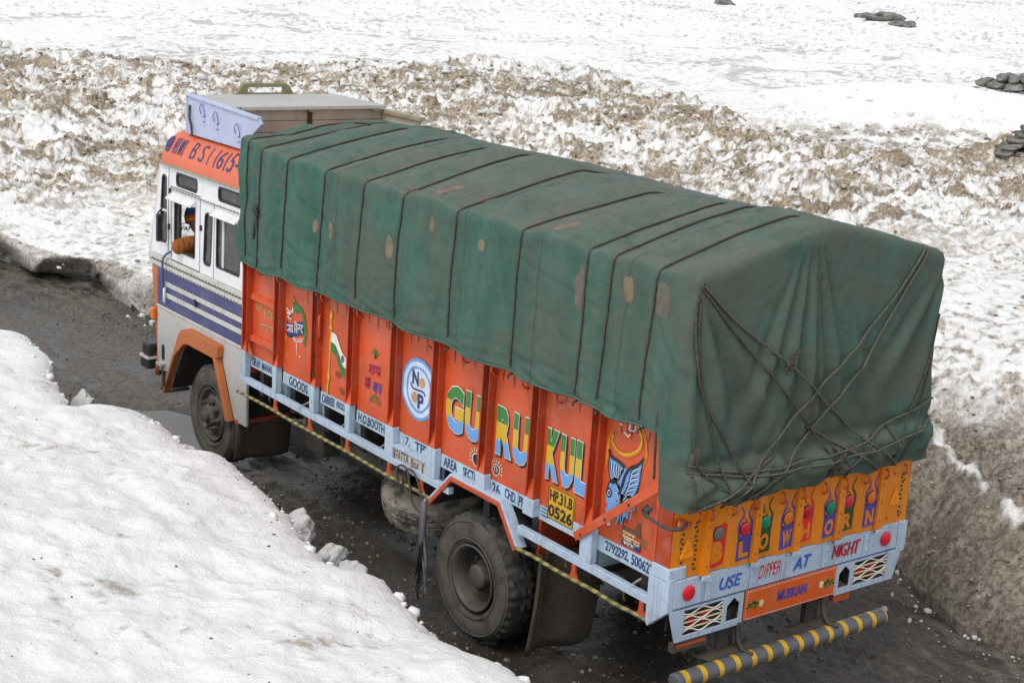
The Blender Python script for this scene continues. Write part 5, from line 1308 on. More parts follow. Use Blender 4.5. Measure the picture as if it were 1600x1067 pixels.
# mirror and its arm
mr = mk('side_mirror', MB().prism([rrect(7.93, 8.03, 2.15, 2.44, .035)], lambda a, b, t: (XS-.16+t+.25*(a-7.93), a, b), 0, .05), M['black'], T, bevel=.01)
mk('mirror_arm', MB().tube(smooth_path([(XS-.01, 8.1, 2.49), (XS-.10, 8.05, 2.44), (XS-.13, 8.0, 2.40)], 5), .009, 6), M['black'], mr, True)
gb = mk('grab_bar', MB().tube(smooth_path([(XS-.005, 7.93, 2.04), (XS-.05, 7.97, 2.0), (XS-.06, 8.02, 1.93), (XS-.055, 8.03, 1.80), (XS-.05, 8.03, 1.66), (XS-.02, 8.03, 1.63)], 6), .011, 8), M['navy'], T, True)
mk('grab_handle', MB().tube([(XS-.03, 8.03, 1.64), (XS-.035, 8.03, 1.60), (XS-.035, 8.03, 1.48), (XS-.02, 8.03, 1.46)], [.012, .016, .016, .01], 8), M['white'], gb, True)
# ------------------------------------------------------------------ tarpaulin
ROPE_Y = [6.04, 5.80, 5.32, 4.66, 4.02, 3.42, 2.65, 1.83, 1.07, .82, .38]
def build_tarp():
    nL, nT = 46, 100
    Y0, Y1, nV = -.055, 6.20, 270
    ys = np.linspace(Y0, Y1, nV+1)
    Nu = 2*nL+nT+1
    XL, XR = -.035, W+.035
    u = np.arange(Nu)
    def ztop(x, y):
        s = np.abs((x-W/2)/(W/2+.03)); 
        f0 = sst(5.55, 6.1, y)
        return 3.385+.085*f0*np.clip(s, 0, 1)**2+.285*(1-.10*f0)*(1-np.clip(s, 0, 1)**1.18)*(.93+.07*np.sin(y*1.9+1))+.02*np.sin(y*2.7)*(1-s)
    def hem(y): return 2.335-.035*sst(4.2, 6, y)-(2.335-1.86)*(1-sst(.07, .17, y))+.009*np.sin(y*7.5)
    V = np.zeros((nV+1, Nu, 3))
    tl = np.linspace(0, 1, nL+1); tt = np.linspace(0, 1, nT+1)
    for i, y in enumerate(ys):
        h = hem(y); zl = ztop(XL+0., y)
        V[i, :nL+1] = np.stack([np.full(nL+1, XL)+.045*tl**2, np.full(nL+1, y), h+(zl-h)*tl], -1)
        xt = XL+.045+(XR-XL-.09)*tt
        V[i, nL:nL+nT+1] = np.stack([xt, np.full(nT+1, y), ztop(xt, y)], -1)
        V[i, nL+nT:] = np.stack([np.full(nL+1, XR)-.045*tl[::-1]**2, np.full(nL+1, y), (h+(zl-h)*tl)[::-1]], -1)
    idx = np.arange((nV+1)*Nu).reshape(nV+1, Nu)
    verts = [V.reshape(-1, 3)]; quads = []
    q = np.stack([idx[:-1, :-1], idx[:-1, 1:], idx[1:, 1:], idx[1:, :-1]], -1).reshape(-1, 4); quads.append(q)
    base = (nV+1)*Nu
    for end in (0, nV):
        cap = np.full((nT+1, nL+1), -1)
        cap[0, :] = idx[end, :nL+1]; cap[nT, :] = idx[end, ::-1][:nL+1]; cap[:, nL] = idx[end, nL:nL+nT+1]
        pos = []
        for i in range(1, nT):
            for j in range(nL):
                a = V[end, nL+i]; lo = V[end, 0, 2]; f_ = j/nL
                pos.append((a[0], a[1], lo+.022*np.sin(a[0]*9.5)*np.sin(np.pi*i/nT)+.012*np.sin(a[0]*23+1)+(a[2]-lo)*f_)); cap[i, j] = base; base += 1
        verts.append(np.array(pos))
        qq = np.stack([cap[:-1, :-1], cap[1:, :-1], cap[1:, 1:], cap[:-1, 1:]], -1).reshape(-1, 4)
        quads.append(qq if end == 0 else qq[:, ::-1])
    P = np.concatenate(verts); Q = np.concatenate(quads)
    E = np.concatenate([Q[:, [0, 1]], Q[:, [1, 2]], Q[:, [2, 3]], Q[:, [3, 0]]]); E = np.concatenate([E, E[:, ::-1]])
    deg = np.bincount(E[:, 0], minlength=len(P))[:, None]
    def lap(A, n, k=.5):
        for _ in range(n):
            s = np.zeros_like(A); np.add.at(s, E[:, 0], A[E[:, 1]]); A = A+k*(s/deg-A)
        return A
    hemz = P[:, 2].copy(); low = np.zeros(len(P), bool)
    low[idx[:, 0]] = True; low[idx[:, -1]] = True
    P0 = P.copy(); P = lap(P, 3); P[low] = P0[low]
    def normals(A):
        a, b, c, d = (A[Q[:, k]] for k in range(4)); n = np.cross(c-a, d-b); N_ = np.zeros_like(A)
        for k in range(4): np.add.at(N_, Q[:, k], n)
        return N_/np.maximum(np.linalg.norm(N_, axis=1, keepdims=True), 1e-9)
    N_ = normals(P)
    if N_[idx[nV//2, nL//2], 0] > 0: N_ = -N_; Q = Q[:, ::-1]
    x, y, z = P.T
    sidew = np.clip(np.abs(N_[:, 0])*1.3, 0, 1); topw = np.clip(N_[:, 2], 0, 1); rearw = np.clip(-N_[:, 1], 0, 1); frontw = np.clip(N_[:, 1], 0, 1)
    sl_ = sidew*(1-rearw)
    d = np.zeros(len(P))
    # ropes bite in, cloth bellies out between them
    Yr = np.array(ROPE_Y); dist = np.min(np.abs(y[:, None]-Yr[None, :]), 1)
    belly = 1-np.exp(-(dist/.13)**2)
    d += (sl_+topw)*(1-rearw)*(1-frontw)*(.034*belly)-.012*(1-frontw)*(1-rearw)*np.exp(-(dist/.022)**2)
    edge = np.exp(-((z-3.38)/.16)**2)*sl_
    d += edge*(.05*fbm(y*1.3, x*0+2, 3)+.02*fbm(y*4.5, z*4, 3))
    # sags and creases of the side wall: slack swags slanting down from each rope, fine horizontal ripples at the hem
    d += sl_*(.018*fbm(y*1.7, z*.9, 3)+.016*(ridged(y*.9+z*.5, z*1.9-y*.6, 2)-.3)+.003*fbm(y*9+z*6, z*13-y*4, 3))
    hemk = np.exp(-np.clip(z-hemz.min()-.47, 0, 9)/.13)*sl_*sst(.3, .6, y)
    d += hemk*(.012*np.sin((z+.10*np.sin(y*2.4))*70)+.010*fbm(y*6, z*18, 3))
    sp_ = np.exp(-(dist/.07)**2); d += sl_*sp_*.010*np.sin((z*9+3*fbm(y*3, z*3, 2))*3)
    d += topw*(.018*fbm(x*1.2+3, y*1.1, 3)+.013*(ridged(x*1.6+y*.5, y*2.0, 3)-.3)+.004*fbm(x*7, y*9, 3))*(1-.3*rearw)
    d *= 1-.75*np.exp(-(dist/.07)**2)*(1-frontw)*(1-rearw)
    # lumps of slack cloth at the front
    fr = sst(5.75, 6.15, y); d += fr*(.07*fbm(x*2.2, z*1.6+y*2, 3)+.03*np.sin(x*14+4*fbm(x*2, z*2, 2))*frontw)
    d += fr*topw*.02*np.clip(fbm(x*1.3+5, y*2, 2)+.4, 0, 1)
    cn = fbm(x*.9+y*.55+3, z*1.1-y*.3+x*.2, 2); cn2 = fbm(y*1.5-z*.8+11, x*1.2+z*1.3, 2)
    cn3 = fbm(x*2.1+y*1.2+5, y*1.6-x*.8+z*1.9, 2); d -= .008*np.exp(-(cn3/.03)**2)*np.clip(dist/.08, 0, 1)*(topw+sl_)*(1-rearw)
    d -= .016*np.exp(-(cn/.022)**2)*(.5+.5*(1-rearw))*np.clip(dist/.08, 0, 1)+.014*np.exp(-(cn2/.020)**2)*np.clip(dist/.08, 0, 1)*(1-rearw)
    # ---- rear sheet
    rw = sst(.25, .8, rearw)
    hz = 2.14+.10*(x/W)*.6                                   # lashing line above the rolled bottom
    roll = np.exp(-((z-(hz-.14))/.12)**2)*(.35+.65*sst(-.02, .22, x)*sst(-.02, .22, W-x))
    d += rw*(.10*roll*(.8+.5*fbm(x*3.1, z*2, 3)))
    d -= rw*.06*np.exp(-((z-hz-.02)/.035)**2)*(.7+.5*fbm(x*2.2, z*0, 2))
    d += rw*roll*.045*np.sin(x*17+7*fbm(x*2, z*6, 2))
    bulge = np.clip((z-2.2)/.5, 0, 1)*np.clip((3.5-z)/.7, 0, 1); d += rw*.05*bulge*np.sin(np.clip(x/W, 0, 1)*pi)
    # drapery falling from the peak and from both corners
    def fan(cx, cz, a0, a1, freq, amp, r0, r1, ph=0, sharp=1.):
        dx, dz = x-cx, z-cz; a = np.arctan2(dx, -dz); r = np.hypot(dx, dz)
        wa = sst(a0, a0+.12, a)*(1-sst(a1-.12, a1, a)); wr_ = sst(r0, r0+.12, r)*(1-sst(r1*.55, r1, r))
        s_ = np.sin(a*freq+ph+1.6*fbm(a*3, r*.8, 2)); s_ = np.sign(s_)*np.abs(s_)**sharp
        return rw*amp*wa*wr_*s_*np.clip(r/.5, .3, 1)
    d += fan(1.02, 3.78, -.55, .60, 30, .030, .08, 2.1, .6)
    d += fan(1.02, 3.78, -.10, .26, 46, .044, .25, 1.9, 2.2, .8)
    d += fan(-.06, 3.46, .0, .75, 22, .036, .12, 1.7, 1.)
    d += fan(2.52, 3.44, -.9, .0, 17, .030, .12, 1.5, .2)
    d += fan(.55, 1.9, pi-.7, pi+.6, 20, .014, .2, 1.0, .2)*1.0
    d += rw*(.022*fbm(x*1.4, z*1.0, 3)+.008*fbm(x*5, z*3.2, 4)+.004*fbm(x*13, z*8, 3))
    # corner at the rear left hangs slack in vertical folds
    cl = np.exp(-(np.clip(y, -.1, 2)/.28)**2)*sl_
    d += cl*(.016*np.sin(y*26+1.5*fbm(y*3, z*1.2, 2))*sst(3.4, 2.9, z)+.01*roll)
    P2 = P+N_*d[:, None]
    P2[:, 1] -= (rw*.045*np.clip((3.3-z)/1.2, 0, 1))
    P2 = lap(P2, 1, .35)
    me = quads_mesh('tarpaulin', P2, Q)
    return P2, Q, me
_tp, _tq, me = build_tarp()
t = NT('weathered_green_canvas'); P = t.pos(); sp_ = t.n('ShaderNodeSeparateXYZ'); t.l(P, sp_.inputs[0])
n1 = t.noise(P, 1.1, 5, .62, .6); n2 = t.noise(t.mapping(P, (3.5, 3.5, .9)), 1.3, 6, .68); gm = t.n('ShaderNodeNewGeometry'); nz = t.n('ShaderNodeSeparateXYZ'); t.l(gm.outputs['Normal'], nz.inputs[0]); n3 = t.noise(P, 13, 5, .7); n4 = t.noise(P, 3.6, 6, .7, .8)
fade = t.ramp(sp_.outputs[1], 6.4, 3.4)
g = t.mix(t.ramp(n2, .34, .66), (.025, .085, .062), (.046, .124, .094))
g = t.mix(t.math('MULTIPLY', t.math('ADD', t.ramp(n1, .40, .64), t.math('MULTIPLY', t.math('SUBTRACT', fade, .75), .8)), .55), g, (.080, .084, .066))
g = t.mix(t.math('MULTIPLY', t.ramp(n4, .52, .74), .62), g, (.108, .094, .068))
g = t.mix(t.math('MULTIPLY', t.ramp(t.noise(t.mapping(P, (1, 1.2, 5)), 1.7, 5, .7), .55, .75), .4), g, (.10, .085, .06))
g = t.mix(t.math('MULTIPLY', t.ramp(n3, .5, .72), .35), g, (.055, .055, .042))
# dust lies on the cloth where it faces up, and the tail sheet is bleached
g = t.mix(t.math('MULTIPLY', t.ramp(nz.outputs[2], .35, .95), t.ramp(n4, .3, .6, .18, .55)), g, (.150, .158, .132))
g = t.mix(t.math('MULTIPLY', t.ramp(sp_.outputs[1], .12, -.05), t.ramp(n1, .35, .6, .25, .6)), g, (.078, .088, .070))
weave = t.n('ShaderNodeTexWave'); weave.inputs['Scale'].default_value = 55; weave.inputs['Distortion'].default_value = 1.5; t.l(P, weave.inputs['Vector'])
hgt = t.math('ADD', t.math('MULTIPLY', n3, .7), t.math('ADD', t.math('MULTIPLY', weave.outputs['Fac'], .05), t.math('MULTIPLY', t.noise(t.mapping(P, (1, 1, 1.6)), 4, 4, .55, .3), 2.2)))
seam = t.math('LESS_THAN', t.math('FRACT', t.math('ADD', t.math('DIVIDE', sp_.outputs[1], .94), .37)), .022)
g = t.mix(t.math('MULTIPLY', seam, .45), g, (.030, .042, .034)); hgt = t.math('ADD', hgt, t.math('MULTIPLY', seam, .35))
M['canvas'] = t.done(g, .72, t.bump(hgt, .32, .022), spec=.3)
tarp = tag(link('tarpaulin', me, M['canvas'], None, True), 'weathered dark green canvas tarpaulin lashed over the load of the lorry', 'tarpaulin')
bvh = BVHTree.FromPolygons([tuple(v) for v in _tp], [tuple(q) for q in _tq])
def hit(o, d):
    r = bvh.ray_cast(Vector(o), Vector(d).normalized())
    return r[0], r[1]
# hem cord along the lower edge and a doubled seam
hem_pts = []
for y in np.linspace(.33, 6.17, 150):
    z = 2.348-.035*float(sst(4.2, 6, y))+.009*sin(y*7.5); p, n = hit((-2, y, z), (1, 0, 0))
    hem_pts.append(p+Vector((-.006, 0, -.008)) if p else Vector((-.03, y, z)))
mk('hem_cord', MB().tube(hem_pts, .010, 6), M['canvas'], tarp, True)
t = NT('tan_canvas_patch'); P = t.pos(); n = t.noise(P, 8, 5, .65)
M['patch'] = t.done(t.mix(t.ramp(n, .3, .7), (.125, .098, .066), (.205, .158, .10)), .85, t.bump(t.noise(P, 60, 3), .3, .004))
M['patchgrey'] = plain('grey_brown_canvas_patch', (.11, .10, .078), .85, 0, .2, 9, .3)
def patch(face, ca, cb, ra, rb, mat='patch', square=False, rot=0.):
    ring = []; n = 20
    def pt(a, b):
        if face == 'side': return hit((-2, a, b), (1, 0, 0))
        if face == 'top': return hit((a, b, 6), (0, 0, -1))
        return hit((a, -2, b), (0, 1, 0))
    V, F_, ok = [], [], True; rings = 5
    for r in range(rings+1):
        for k in range(n):
            th = 2*pi*k/n; c, s = cos(th), sin(th)
            if square: m = 1/max(abs(c), abs(s))*.9; m = m**.85
            else: m = 1+.07*sin(3*th+ca)+.05*sin(5*th)
            a, b = c*m*ra*r/rings, s*m*rb*r/rings
            p, nn = pt(ca+a*cos(rot)-b*sin(rot), cb+a*sin(rot)+b*cos(rot))
            if p is None: return None
            V.append(p+nn*(.0055 if r < rings else .001) if nn.dot(p-Vector((1.2, 3, 2.6))) > 0 else p-nn*(.0055 if r < rings else .001))
    for r in range(rings):
        for k in range(n): F_.append((r*n+k, r*n+(k+1) % n, (r+1)*n+(k+1) % n, (r+1)*n+k))
    mb = MB().add(V, F_)
    return mk('patch', mb, M[mat], tarp, True)
for a in (('side', 3.53, 2.94, .045, .10), ('side', 4.73, 2.90, .035, .06), ('side', 4.43, 2.91, .04, .075), ('side', 2.92, 3.24, .04, .06), ('side', 2.27, 3.2, .045, .05), ('side', 1.12, 3.12, .045, .16, 'patchgrey'),
          ('side', .60, 3.22, .055, .10, 'patch', True), ('side', .27, 3.22, .085, .125, 'patchgrey', True), ('top', .18, 3.02, .12, .055, 'patch', True, -.25), ('top', .14, 1.50, .11, .05, 'patch', True, -.3),
          ('top', .10, 3.42, .06, .10, 'patchgrey'), ('top', .30, 2.68, .10, .06, 'patchgrey'), ('side', .12, 2.10, .07, .15, 'patchgrey'), ('rear', .06, 2.2, .06, .12, 'patchgrey')):
    patch(*a)

# ------------------------------------------------------------------ ropes
t = NT('grey_twisted_rope'); P = t.pos(); n = t.noise(P, 90, 3, .7)
M['rope'] = t.done(t.mix(t.ramp(n, .3, .7), (.030, .026, .021), (.105, .092, .075)), .9, t.bump(n, .8, .01))
t = NT('pale_twisted_rope'); P = t.pos(); n = t.noise(P, 90, 3, .7)
M['ropepale'] = t.done(t.mix(t.ramp(n, .3, .7), (.045, .042, .034), (.15, .14, .115)), .9, t.bump(n, .8, .01))
def resample(pts, st):
    P = [Vector(p) for p in pts]; out = [P[0]]; acc = 0
    for a, b in zip(P, P[1:]):
        l = (b-a).length
        while acc+l >= st:
            a = a+(b-a)*((st-acc)/l); out.append(a.copy()); l = (b-a).length; acc = 0
            if l < 1e-9: break
        acc += l
    out.append(P[-1]); return out
def rope_mesh(pts, r=.0115, st=.022):
        P = resample(pts, .0125); return MB().tube(P, [r*(.80+.20*(i % 2)) for i in range(len(P))], 6)
cross_lab = ['dark rope crossing the tarp at its front end, nearest the cab', 'dark knotted rope with a frayed tail on the tarp, second from the cab', 'dark rope over the tarp just behind the knotted one',
             'dark rope over the tarp above the painted parrot panel', 'dark rope over the tarp above the painted flag', 'dark rope over the tarp above the crimson and violet script panel', 'dark rope over the middle of the tarp above the round emblem',
             'dark rope over the tarp above the letters GU, between two wide bays', 'dark rope over the tarp above the letters KUL, beside the brown stain', 'dark rope over the tarp running just in front of the small tan square patch', 'rearmost rope crossing the top of the tarp, touching the brown square patch']
for i, y in enumerate(ROPE_Y):
    pts = [Vector((-.042, y, 2.285)), Vector((-.045, y, 2.31))]
    for a in np.concatenate([np.linspace(193, 128, 60), np.linspace(127, 40, 50), np.linspace(38, -10, 24)]):
        th = radians(a); o = Vector((W/2+4*cos(th), y+.012*sin(a*.09+i), 2.60+4*sin(th))); p, nn = hit(o, (-cos(th), 0, -sin(th)))
        if p is None or p.z < 2.36: continue
        pts.append(p-Vector((-cos(th), 0, -sin(th)))*.009)
    # where a rope turns the shoulder it bridges the hollows
    s_ = [pts[0], pts[1]]+[(pts[k-1]+pts[k]*2+pts[k+1])/4 for k in range(2, len(pts)-1)]+[pts[-1]]
    ro = mk('rope', rope_mesh(s_, .0098), M['rope'], None, True); tag(ro, cross_lab[i], 'rope', 'ropes lashed across the tarp')
    if i == 1:
        p, nn = hit((-2, y, 2.86), (1, 0, 0)); mb = MB()
        for k in range(7): a = k*.9; mb.tube([p+Vector((-.02-.01*sin(a), .035*cos(a), .05*sin(a*1.3))), p+Vector((-.045, .02*sin(a), -.03*cos(a))), p+Vector((-.02, -.03*cos(a), .04*sin(a)))], .011, 6)
        mb.tube(smooth_path([p+Vector((-.02, 0, -.02)), p+Vector((-.025, .03, -.14)), p+Vector((-.02, .055, -.28))], 5), .011, 6); mb.tube(smooth_path([p+Vector((-.02, 0, -.02)), p+Vector((-.025, -.01, -.10)), p+Vector((-.02, -.015, -.19))], 5), .010, 6)
        mk('knot', mb, M['rope'], ro, True)
rear_ropes = [
 ([(0.0, 3.40), (.29, 3.14), (.76, 2.82), (1.23, 2.47), (1.66, 2.15), (2.12, 1.87)], 'rope with a bunched knot, slanting from the top left rear corner of the tarp', 'ropepale', .012),
 ([(0.0, 3.37), (.37, 2.99), (1.11, 2.29), (1.29, 2.09), (1.42, 1.89)], 'unknotted rope slanting from the top left rear corner of the tarp', 'rope', .011),
 ([(2.20, 3.50), (1.84, 3.14), (1.53, 2.91), (1.04, 2.54), (.58, 2.11), (.30, 1.90)], 'upper of two pale ropes slanting from the top right rear tarp corner', 'ropepale', .012),
 ([(2.23, 3.47), (1.90, 3.11), (1.45, 2.61), (1.08, 2.27), (.61, 1.93), (.45, 1.84)], 'lower of two pale ropes slanting from the top right rear tarp corner', 'ropepale', .012),
 ([(-.02, 3.42), (-.02, 3.09), (.05, 2.69), (.33, 2.26), (.56, 1.86)], 'rope down the left rear tarp edge, curving in to the letter L', 'rope', .012),
 ([(.0, 3.30), (.0, 3.03), (.10, 2.62), (.25, 2.17), (.33, 1.85)], 'rope beside the left rear tarp edge, ending above the letter B', 'rope', .011),
 ([(-.01, 2.20), (.26, 2.13), (.64, 2.09), (1.11, 2.10), (1.55, 2.11), (1.95, 2.22), (2.46, 2.34)], 'upper lashing rope drawn across the rolled bottom of the rear tarp', 'ropepale', .012),
 ([(-.01, 2.15), (.49, 2.07), (.99, 2.06), (1.55, 2.06), (2.17, 2.12), (2.46, 2.20)], 'lower lashing rope drawn across the rolled bottom of the rear tarp', 'ropepale', .012),
 ([(1.05, 2.33), (1.55, 2.07), (1.91, 1.87)], 'short rope crossing the rolled tarp down to the letter R', 'ropepale', .012),
 ([(2.44, 2.95), (2.36, 2.70), (2.23, 2.40), (2.06, 2.13), (1.98, 1.97)], 'left one of two thin ropes down the right rear tarp edge', 'rope', .009),
 ([(2.46, 2.97), (2.38, 2.55), (2.22, 2.16), (2.12, 1.91)], 'right one of two thin ropes down the right rear tarp edge', 'rope', .009),
 ([(.92, 2.10), (.61, 1.86)], 'short rope tying the tarp roll down beside the letter O', 'rope', .011),
 ([(.77, 2.17), (.36, 2.02), (.03, 1.86)], 'rope slanting over the left end of the tarp roll to the hook cluster', 'ropepale', .012),
 ([(.0, 2.42), (.03, 2.19), (.31, 1.99), (.40, 1.86)], 'rope wrapped round the rear left corner of the tarp roll', 'rope', .011),
 ([(.02, 2.16), (.005, 2.04), (.04, 1.90)], 'short rope loop pulled down over the corner patch of the tarp', 'rope', .011),
 ([(1.35, 2.13), (1.47, 2.02), (1.55, 1.86)], 'short rope loop over the tarp roll above the second letter O', 'rope', .010),
 ([(1.75, 2.16), (1.62, 2.05), (1.30, 1.93)], 'short rope tied back to a knot on the tarp roll above the letter H', 'rope', .010),
 ([(1.95, 2.20), (2.02, 2.08), (2.0, 1.95)], 'short rope loop on the tarp roll above the letter N', 'rope', .010)]
for k, (pl, lab, mt, r) in enumerate(rear_ropes):
    pts = []
    for q in resample([(p.x, p.y, 0) for p in smooth_path(pl, 10)], .03):
        p, nn = hit((min(max(q.x, -.02), 2.47), -2, q.y), (0, 1, 0))
        pts.append(Vector((q.x, -.09 if p is None or p.y > .1 else p.y-.012, q.y)))
    s_ = pts
    # a taut rope stands off the cloth rather than dipping into each fold
    for _ in range(40):
        s_ = [s_[0]]+[(s_[j-1]+s_[j]*2+s_[j+1])/4 for j in range(1, len(s_)-1)]+[s_[-1]]
        s_ = [Vector((a.x, min(a.y, b.y), b.z*.5+a.z*.5)) for a, b in zip(s_, pts)]
    s_ = [s_[0]]+[(s_[j-1]+s_[j]*2+s_[j+1])/4 for j in range(1, len(s_)-1)]+[s_[-1]]
    ro = mk('rope', rope_mesh(s_, r*.84), M[mt], None, True); tag(ro, lab, 'rope', 'ropes lashing the rear of the tarp')
    if k in (0, 16):
        q = (.78, 2.80) if k == 0 else (1.33, 1.99); p, nn = hit((q[0], -2, q[1]), (0, 1, 0)); mb = MB()
        for j in range(9): a = j*.8; mb.tube([p+Vector((.03*cos(a), -.02-.012*sin(a), .03*sin(a*1.4))), p+Vector((-.02*sin(a), -.05, .02*cos(a))), p+Vector((-.035*cos(a), -.025, .03*cos(a*1.2)))], .011, 6)
        for j in range(4): mb.tube(smooth_path([p+Vector((.0, -.03, .02)), p+Vector((.012+.016*j, -.045, .05+.01*j)), p+Vector((.01+.03*j, -.04, .09+.008*(j % 2)))], 4), .008, 5)
        mk('knot', mb, M['rope'], ro, True)
sr = mk('rope', rope_mesh([(-.045, .20, 2.50), (-.05, .20, 2.36), (-.035, .205, 2.2), (-.03, .20, 2.02)], .011), M['rope'], None, True)
tag(sr, 'short rope hanging straight down beside the painted fish', 'rope', 'ropes lashing the rear of the tarp')
sr = mk('rope', rope_mesh([tuple(q) for q in smooth_path([(-.03, .24, 1.79), (-.06, .19, 1.76), (-.05, .05, 1.735), (-.02, -.05, 1.745), (.06, -.06, 1.77)], 8)], .014), M['rope'], None, True)
tag(sr, 'thick rope bent round the orange corner post into the hook cluster', 'rope', 'ropes lashing the rear of the tarp')
mb = MB()
for j in range(8): a = j*.8; mb.tube([Vector((-.04+.02*cos(a), .22+.03*cos(a), 1.785+.03*sin(a*1.4))), Vector((-.06, .23-.02*sin(a), 1.785+.02*cos(a))), Vector((-.04, .21-.03*cos(a), 1.785+.03*cos(a*1.2)))], .012, 6)
mk('knot', mb, M['rope'], sr, True)

# ------------------------------------------------------------------ passenger leaning out of the cab window
import bmesh
def skin_mesh(name, chains, root, mat, parent, sub=2):
    bm = bmesh.new(); lay = bm.verts.layers.skin.verify(); seen = {}
    def vert(k, co, r):
        if k in seen: return seen[k]
        v = bm.verts.new(co); v[lay].radius = (r, r) if not isinstance(r, tuple) else r; seen[k] = v; return v
    for ch in chains:
        prev = None
        for k, co, r in ch:
            v = vert(k, co, r)
            if prev is not None and bm.edges.get((prev, v)) is None: bm.edges.new((prev, v))
            prev = v
    seen[root][lay].use_root = True
    me = bpy.data.meshes.new(name); bm.to_mesh(me); bm.free()
    o = bpy.data.objects.new(name, me); COL.objects.link(o); o.modifiers.new('skin', 'SKIN').use_smooth_shade = True
    s_ = o.modifiers.new('smooth', 'SUBSURF'); s_.levels = sub; s_.render_levels = sub
    dg = bpy.context.evaluated_depsgraph_get(); dg.update()
    m2 = bpy.data.meshes.new_from_object(o.evaluated_get(dg)); bpy.data.objects.remove(o); bpy.data.meshes.remove(me)
    m2.materials.clear()
    return link(name, m2, mat, parent, True)
person = empty('person', (.50, 7.42, 1.56), 'passenger in orange-brown jacket and rainbow striped woolly hat, elbow out of cab window', 'person')
M['skin'] = plain('skin', (.36, .20, .13), .5, 0, .08, 20, .1)
t = NT('orange_brown_wool_jacket'); n = t.noise(t.coord(), 14, 5, .7)
M['jacket'] = t.done(t.mix(t.ramp(n, .3, .7), (.25, .075, .010), (.36, .125, .018)), .9, t.bump(t.math('ADD', n, t.math('MULTIPLY', t.noise(t.mapping(t.coord(), (30, 9, 9)), 1, 3), 1.2)), .9, .03))
M['trousers'] = plain('dark_trousers', (.03, .03, .04), .8)
sh_l, el_l = (.30, 7.70, 2.16), (.005, 7.66, 2.135)
chains = [[('pel', (.50, 7.42, 1.62), .13), ('wai', (.48, 7.50, 1.80), .12), ('che', (.45, 7.62, 2.02), .13), ('nec', (.43, 7.76, 2.16), .055), ('jaw', (.405, 7.90, 2.28), .072), ('hea', (.395, 7.955, 2.375), .095), ('crn', (.39, 7.975, 2.44), .085)],
          [('jaw', 0, 0), ('nos', (.388, 8.035, 2.30), .018)],
          [('che', 0, 0), ('shl', sh_l, .065), ('ell', el_l, .048), ('wrl', (.22, 7.86, 2.11), .03), ('pal', (.27, 7.90, 2.105), .034)],
          [('che', 0, 0), ('shr', (.62, 7.66, 2.12), .065), ('elr', (.70, 7.72, 1.88), .048), ('wrr', (.55, 7.90, 1.80), .03), ('par', (.51, 7.95, 1.80), .034)],
          [('pel', 0, 0), ('hil', (.40, 7.46, 1.60), .09), ('knl', (.38, 7.86, 1.58), .065), ('anl', (.38, 7.92, 1.26), .045), ('tol', (.38, 8.05, 1.20), .04)],
          [('pel', 0, 0), ('hir', (.60, 7.46, 1.60), .09), ('knr', (.60, 7.86, 1.58), .065), ('anr', (.60, 7.92, 1.26), .045), ('tor', (.60, 8.05, 1.20), .04)]]
for hand, (c, dx, dy) in dict(pal=((.27, 7.90, 2.105), .5, .86), par=((.51, 7.95, 1.80), -.6, .8)).items():
    for f_ in range(4):
        o_ = (f_-1.5)*.019; l = (.075, .085, .08, .06)[f_]
        b = Vector(c)+Vector((-dy*o_, dx*o_, 0))+Vector((dx, dy, 0))*.03
        chains.append([(hand, 0, 0), (hand+'f%d' % f_, tuple(b), .010), (hand+'g%d' % f_, tuple(b+Vector((dx, dy, -.25))*l*.55), .0095), (hand+'h%d' % f_, tuple(b+Vector((dx*.7, dy*.7, -.7))*l), .008)])
    b = Vector(c)+Vector((dy, -dx, 0))*.03; chains.append([(hand, 0, 0), (hand+'t', tuple(b+Vector((dx, dy, 0))*.02), .011), (hand+'u', tuple(b+Vector((dx, dy, -.3))*.055), .009)])
skin_mesh('body', chains, 'pel', M['skin'], person)
skin_mesh('jacket', [[('pel', (.50, 7.42, 1.62), .155), ('wai', (.48, 7.50, 1.80), .15), ('che', (.45, 7.62, 2.02), .155), ('col', (.435, 7.73, 2.14), .085)],
                     [('che', 0, 0), ('shl', sh_l, .095), ('mid', (.16, 7.69, 2.165), .092), ('ell', el_l, .086), ('fo', (.09, 7.76, 2.125), .068), ('wrl', (.20, 7.845, 2.11), .050)],
                     [('che', 0, 0), ('shr', (.62, 7.66, 2.12), .09), ('elr', (.70, 7.72, 1.88), .075), ('wrr', (.57, 7.88, 1.80), .045)]], 'pel', M['jacket'], person)
skin_mesh('trousers', [[('pel', (.50, 7.44, 1.58), .145), ('hil', (.40, 7.48, 1.60), .105), ('knl', (.38, 7.86, 1.58), .085), ('anl', (.38, 7.92, 1.28), .06)], [('pel', 0, 0), ('hir', (.60, 7.48, 1.60), .105), ('knr', (.60, 7.86, 1.58), .085), ('anr', (.60, 7.92, 1.28), .06)]], 'pel', M['trousers'], person)
for sg in (-1, 1):
    mk('eye', MB().lathe([(-.010, .002), (-.006, .008), (0, .010), (.006, .008), (.010, .002)], (.392+sg*.033, 8.030, 2.345), 'y', 10), M['ink_white'], person, True)
    mk('ear', MB().lathe([(-.006, .008), (-.010, .020), (.0, .026), (.008, .018), (.008, .0)], (.395+sg*.098, 7.95, 2.345), 'x', 12), M['skin'], person, True)
hp = MB(); prof = [(-.055, .108), (-.045, .116), (-.02, .117), (.02, .116), (.06, .108), (.10, .088), (.13, .055), (.142, .02), (.143, 0)]
fi = []
for a, b in zip(prof, prof[1:]):
    for k in range(3): u = k/3; fi.append((a[0]+(b[0]-a[0])*u, (a[1]+(b[1]-a[1])*u)*(1+.012*(k == 1))))
fi.append(prof[-1])
hp.lathe(fi, (0, 0, 0), 'z', 40, lambda i, k, r: r*(1+.015*(k % 2)))
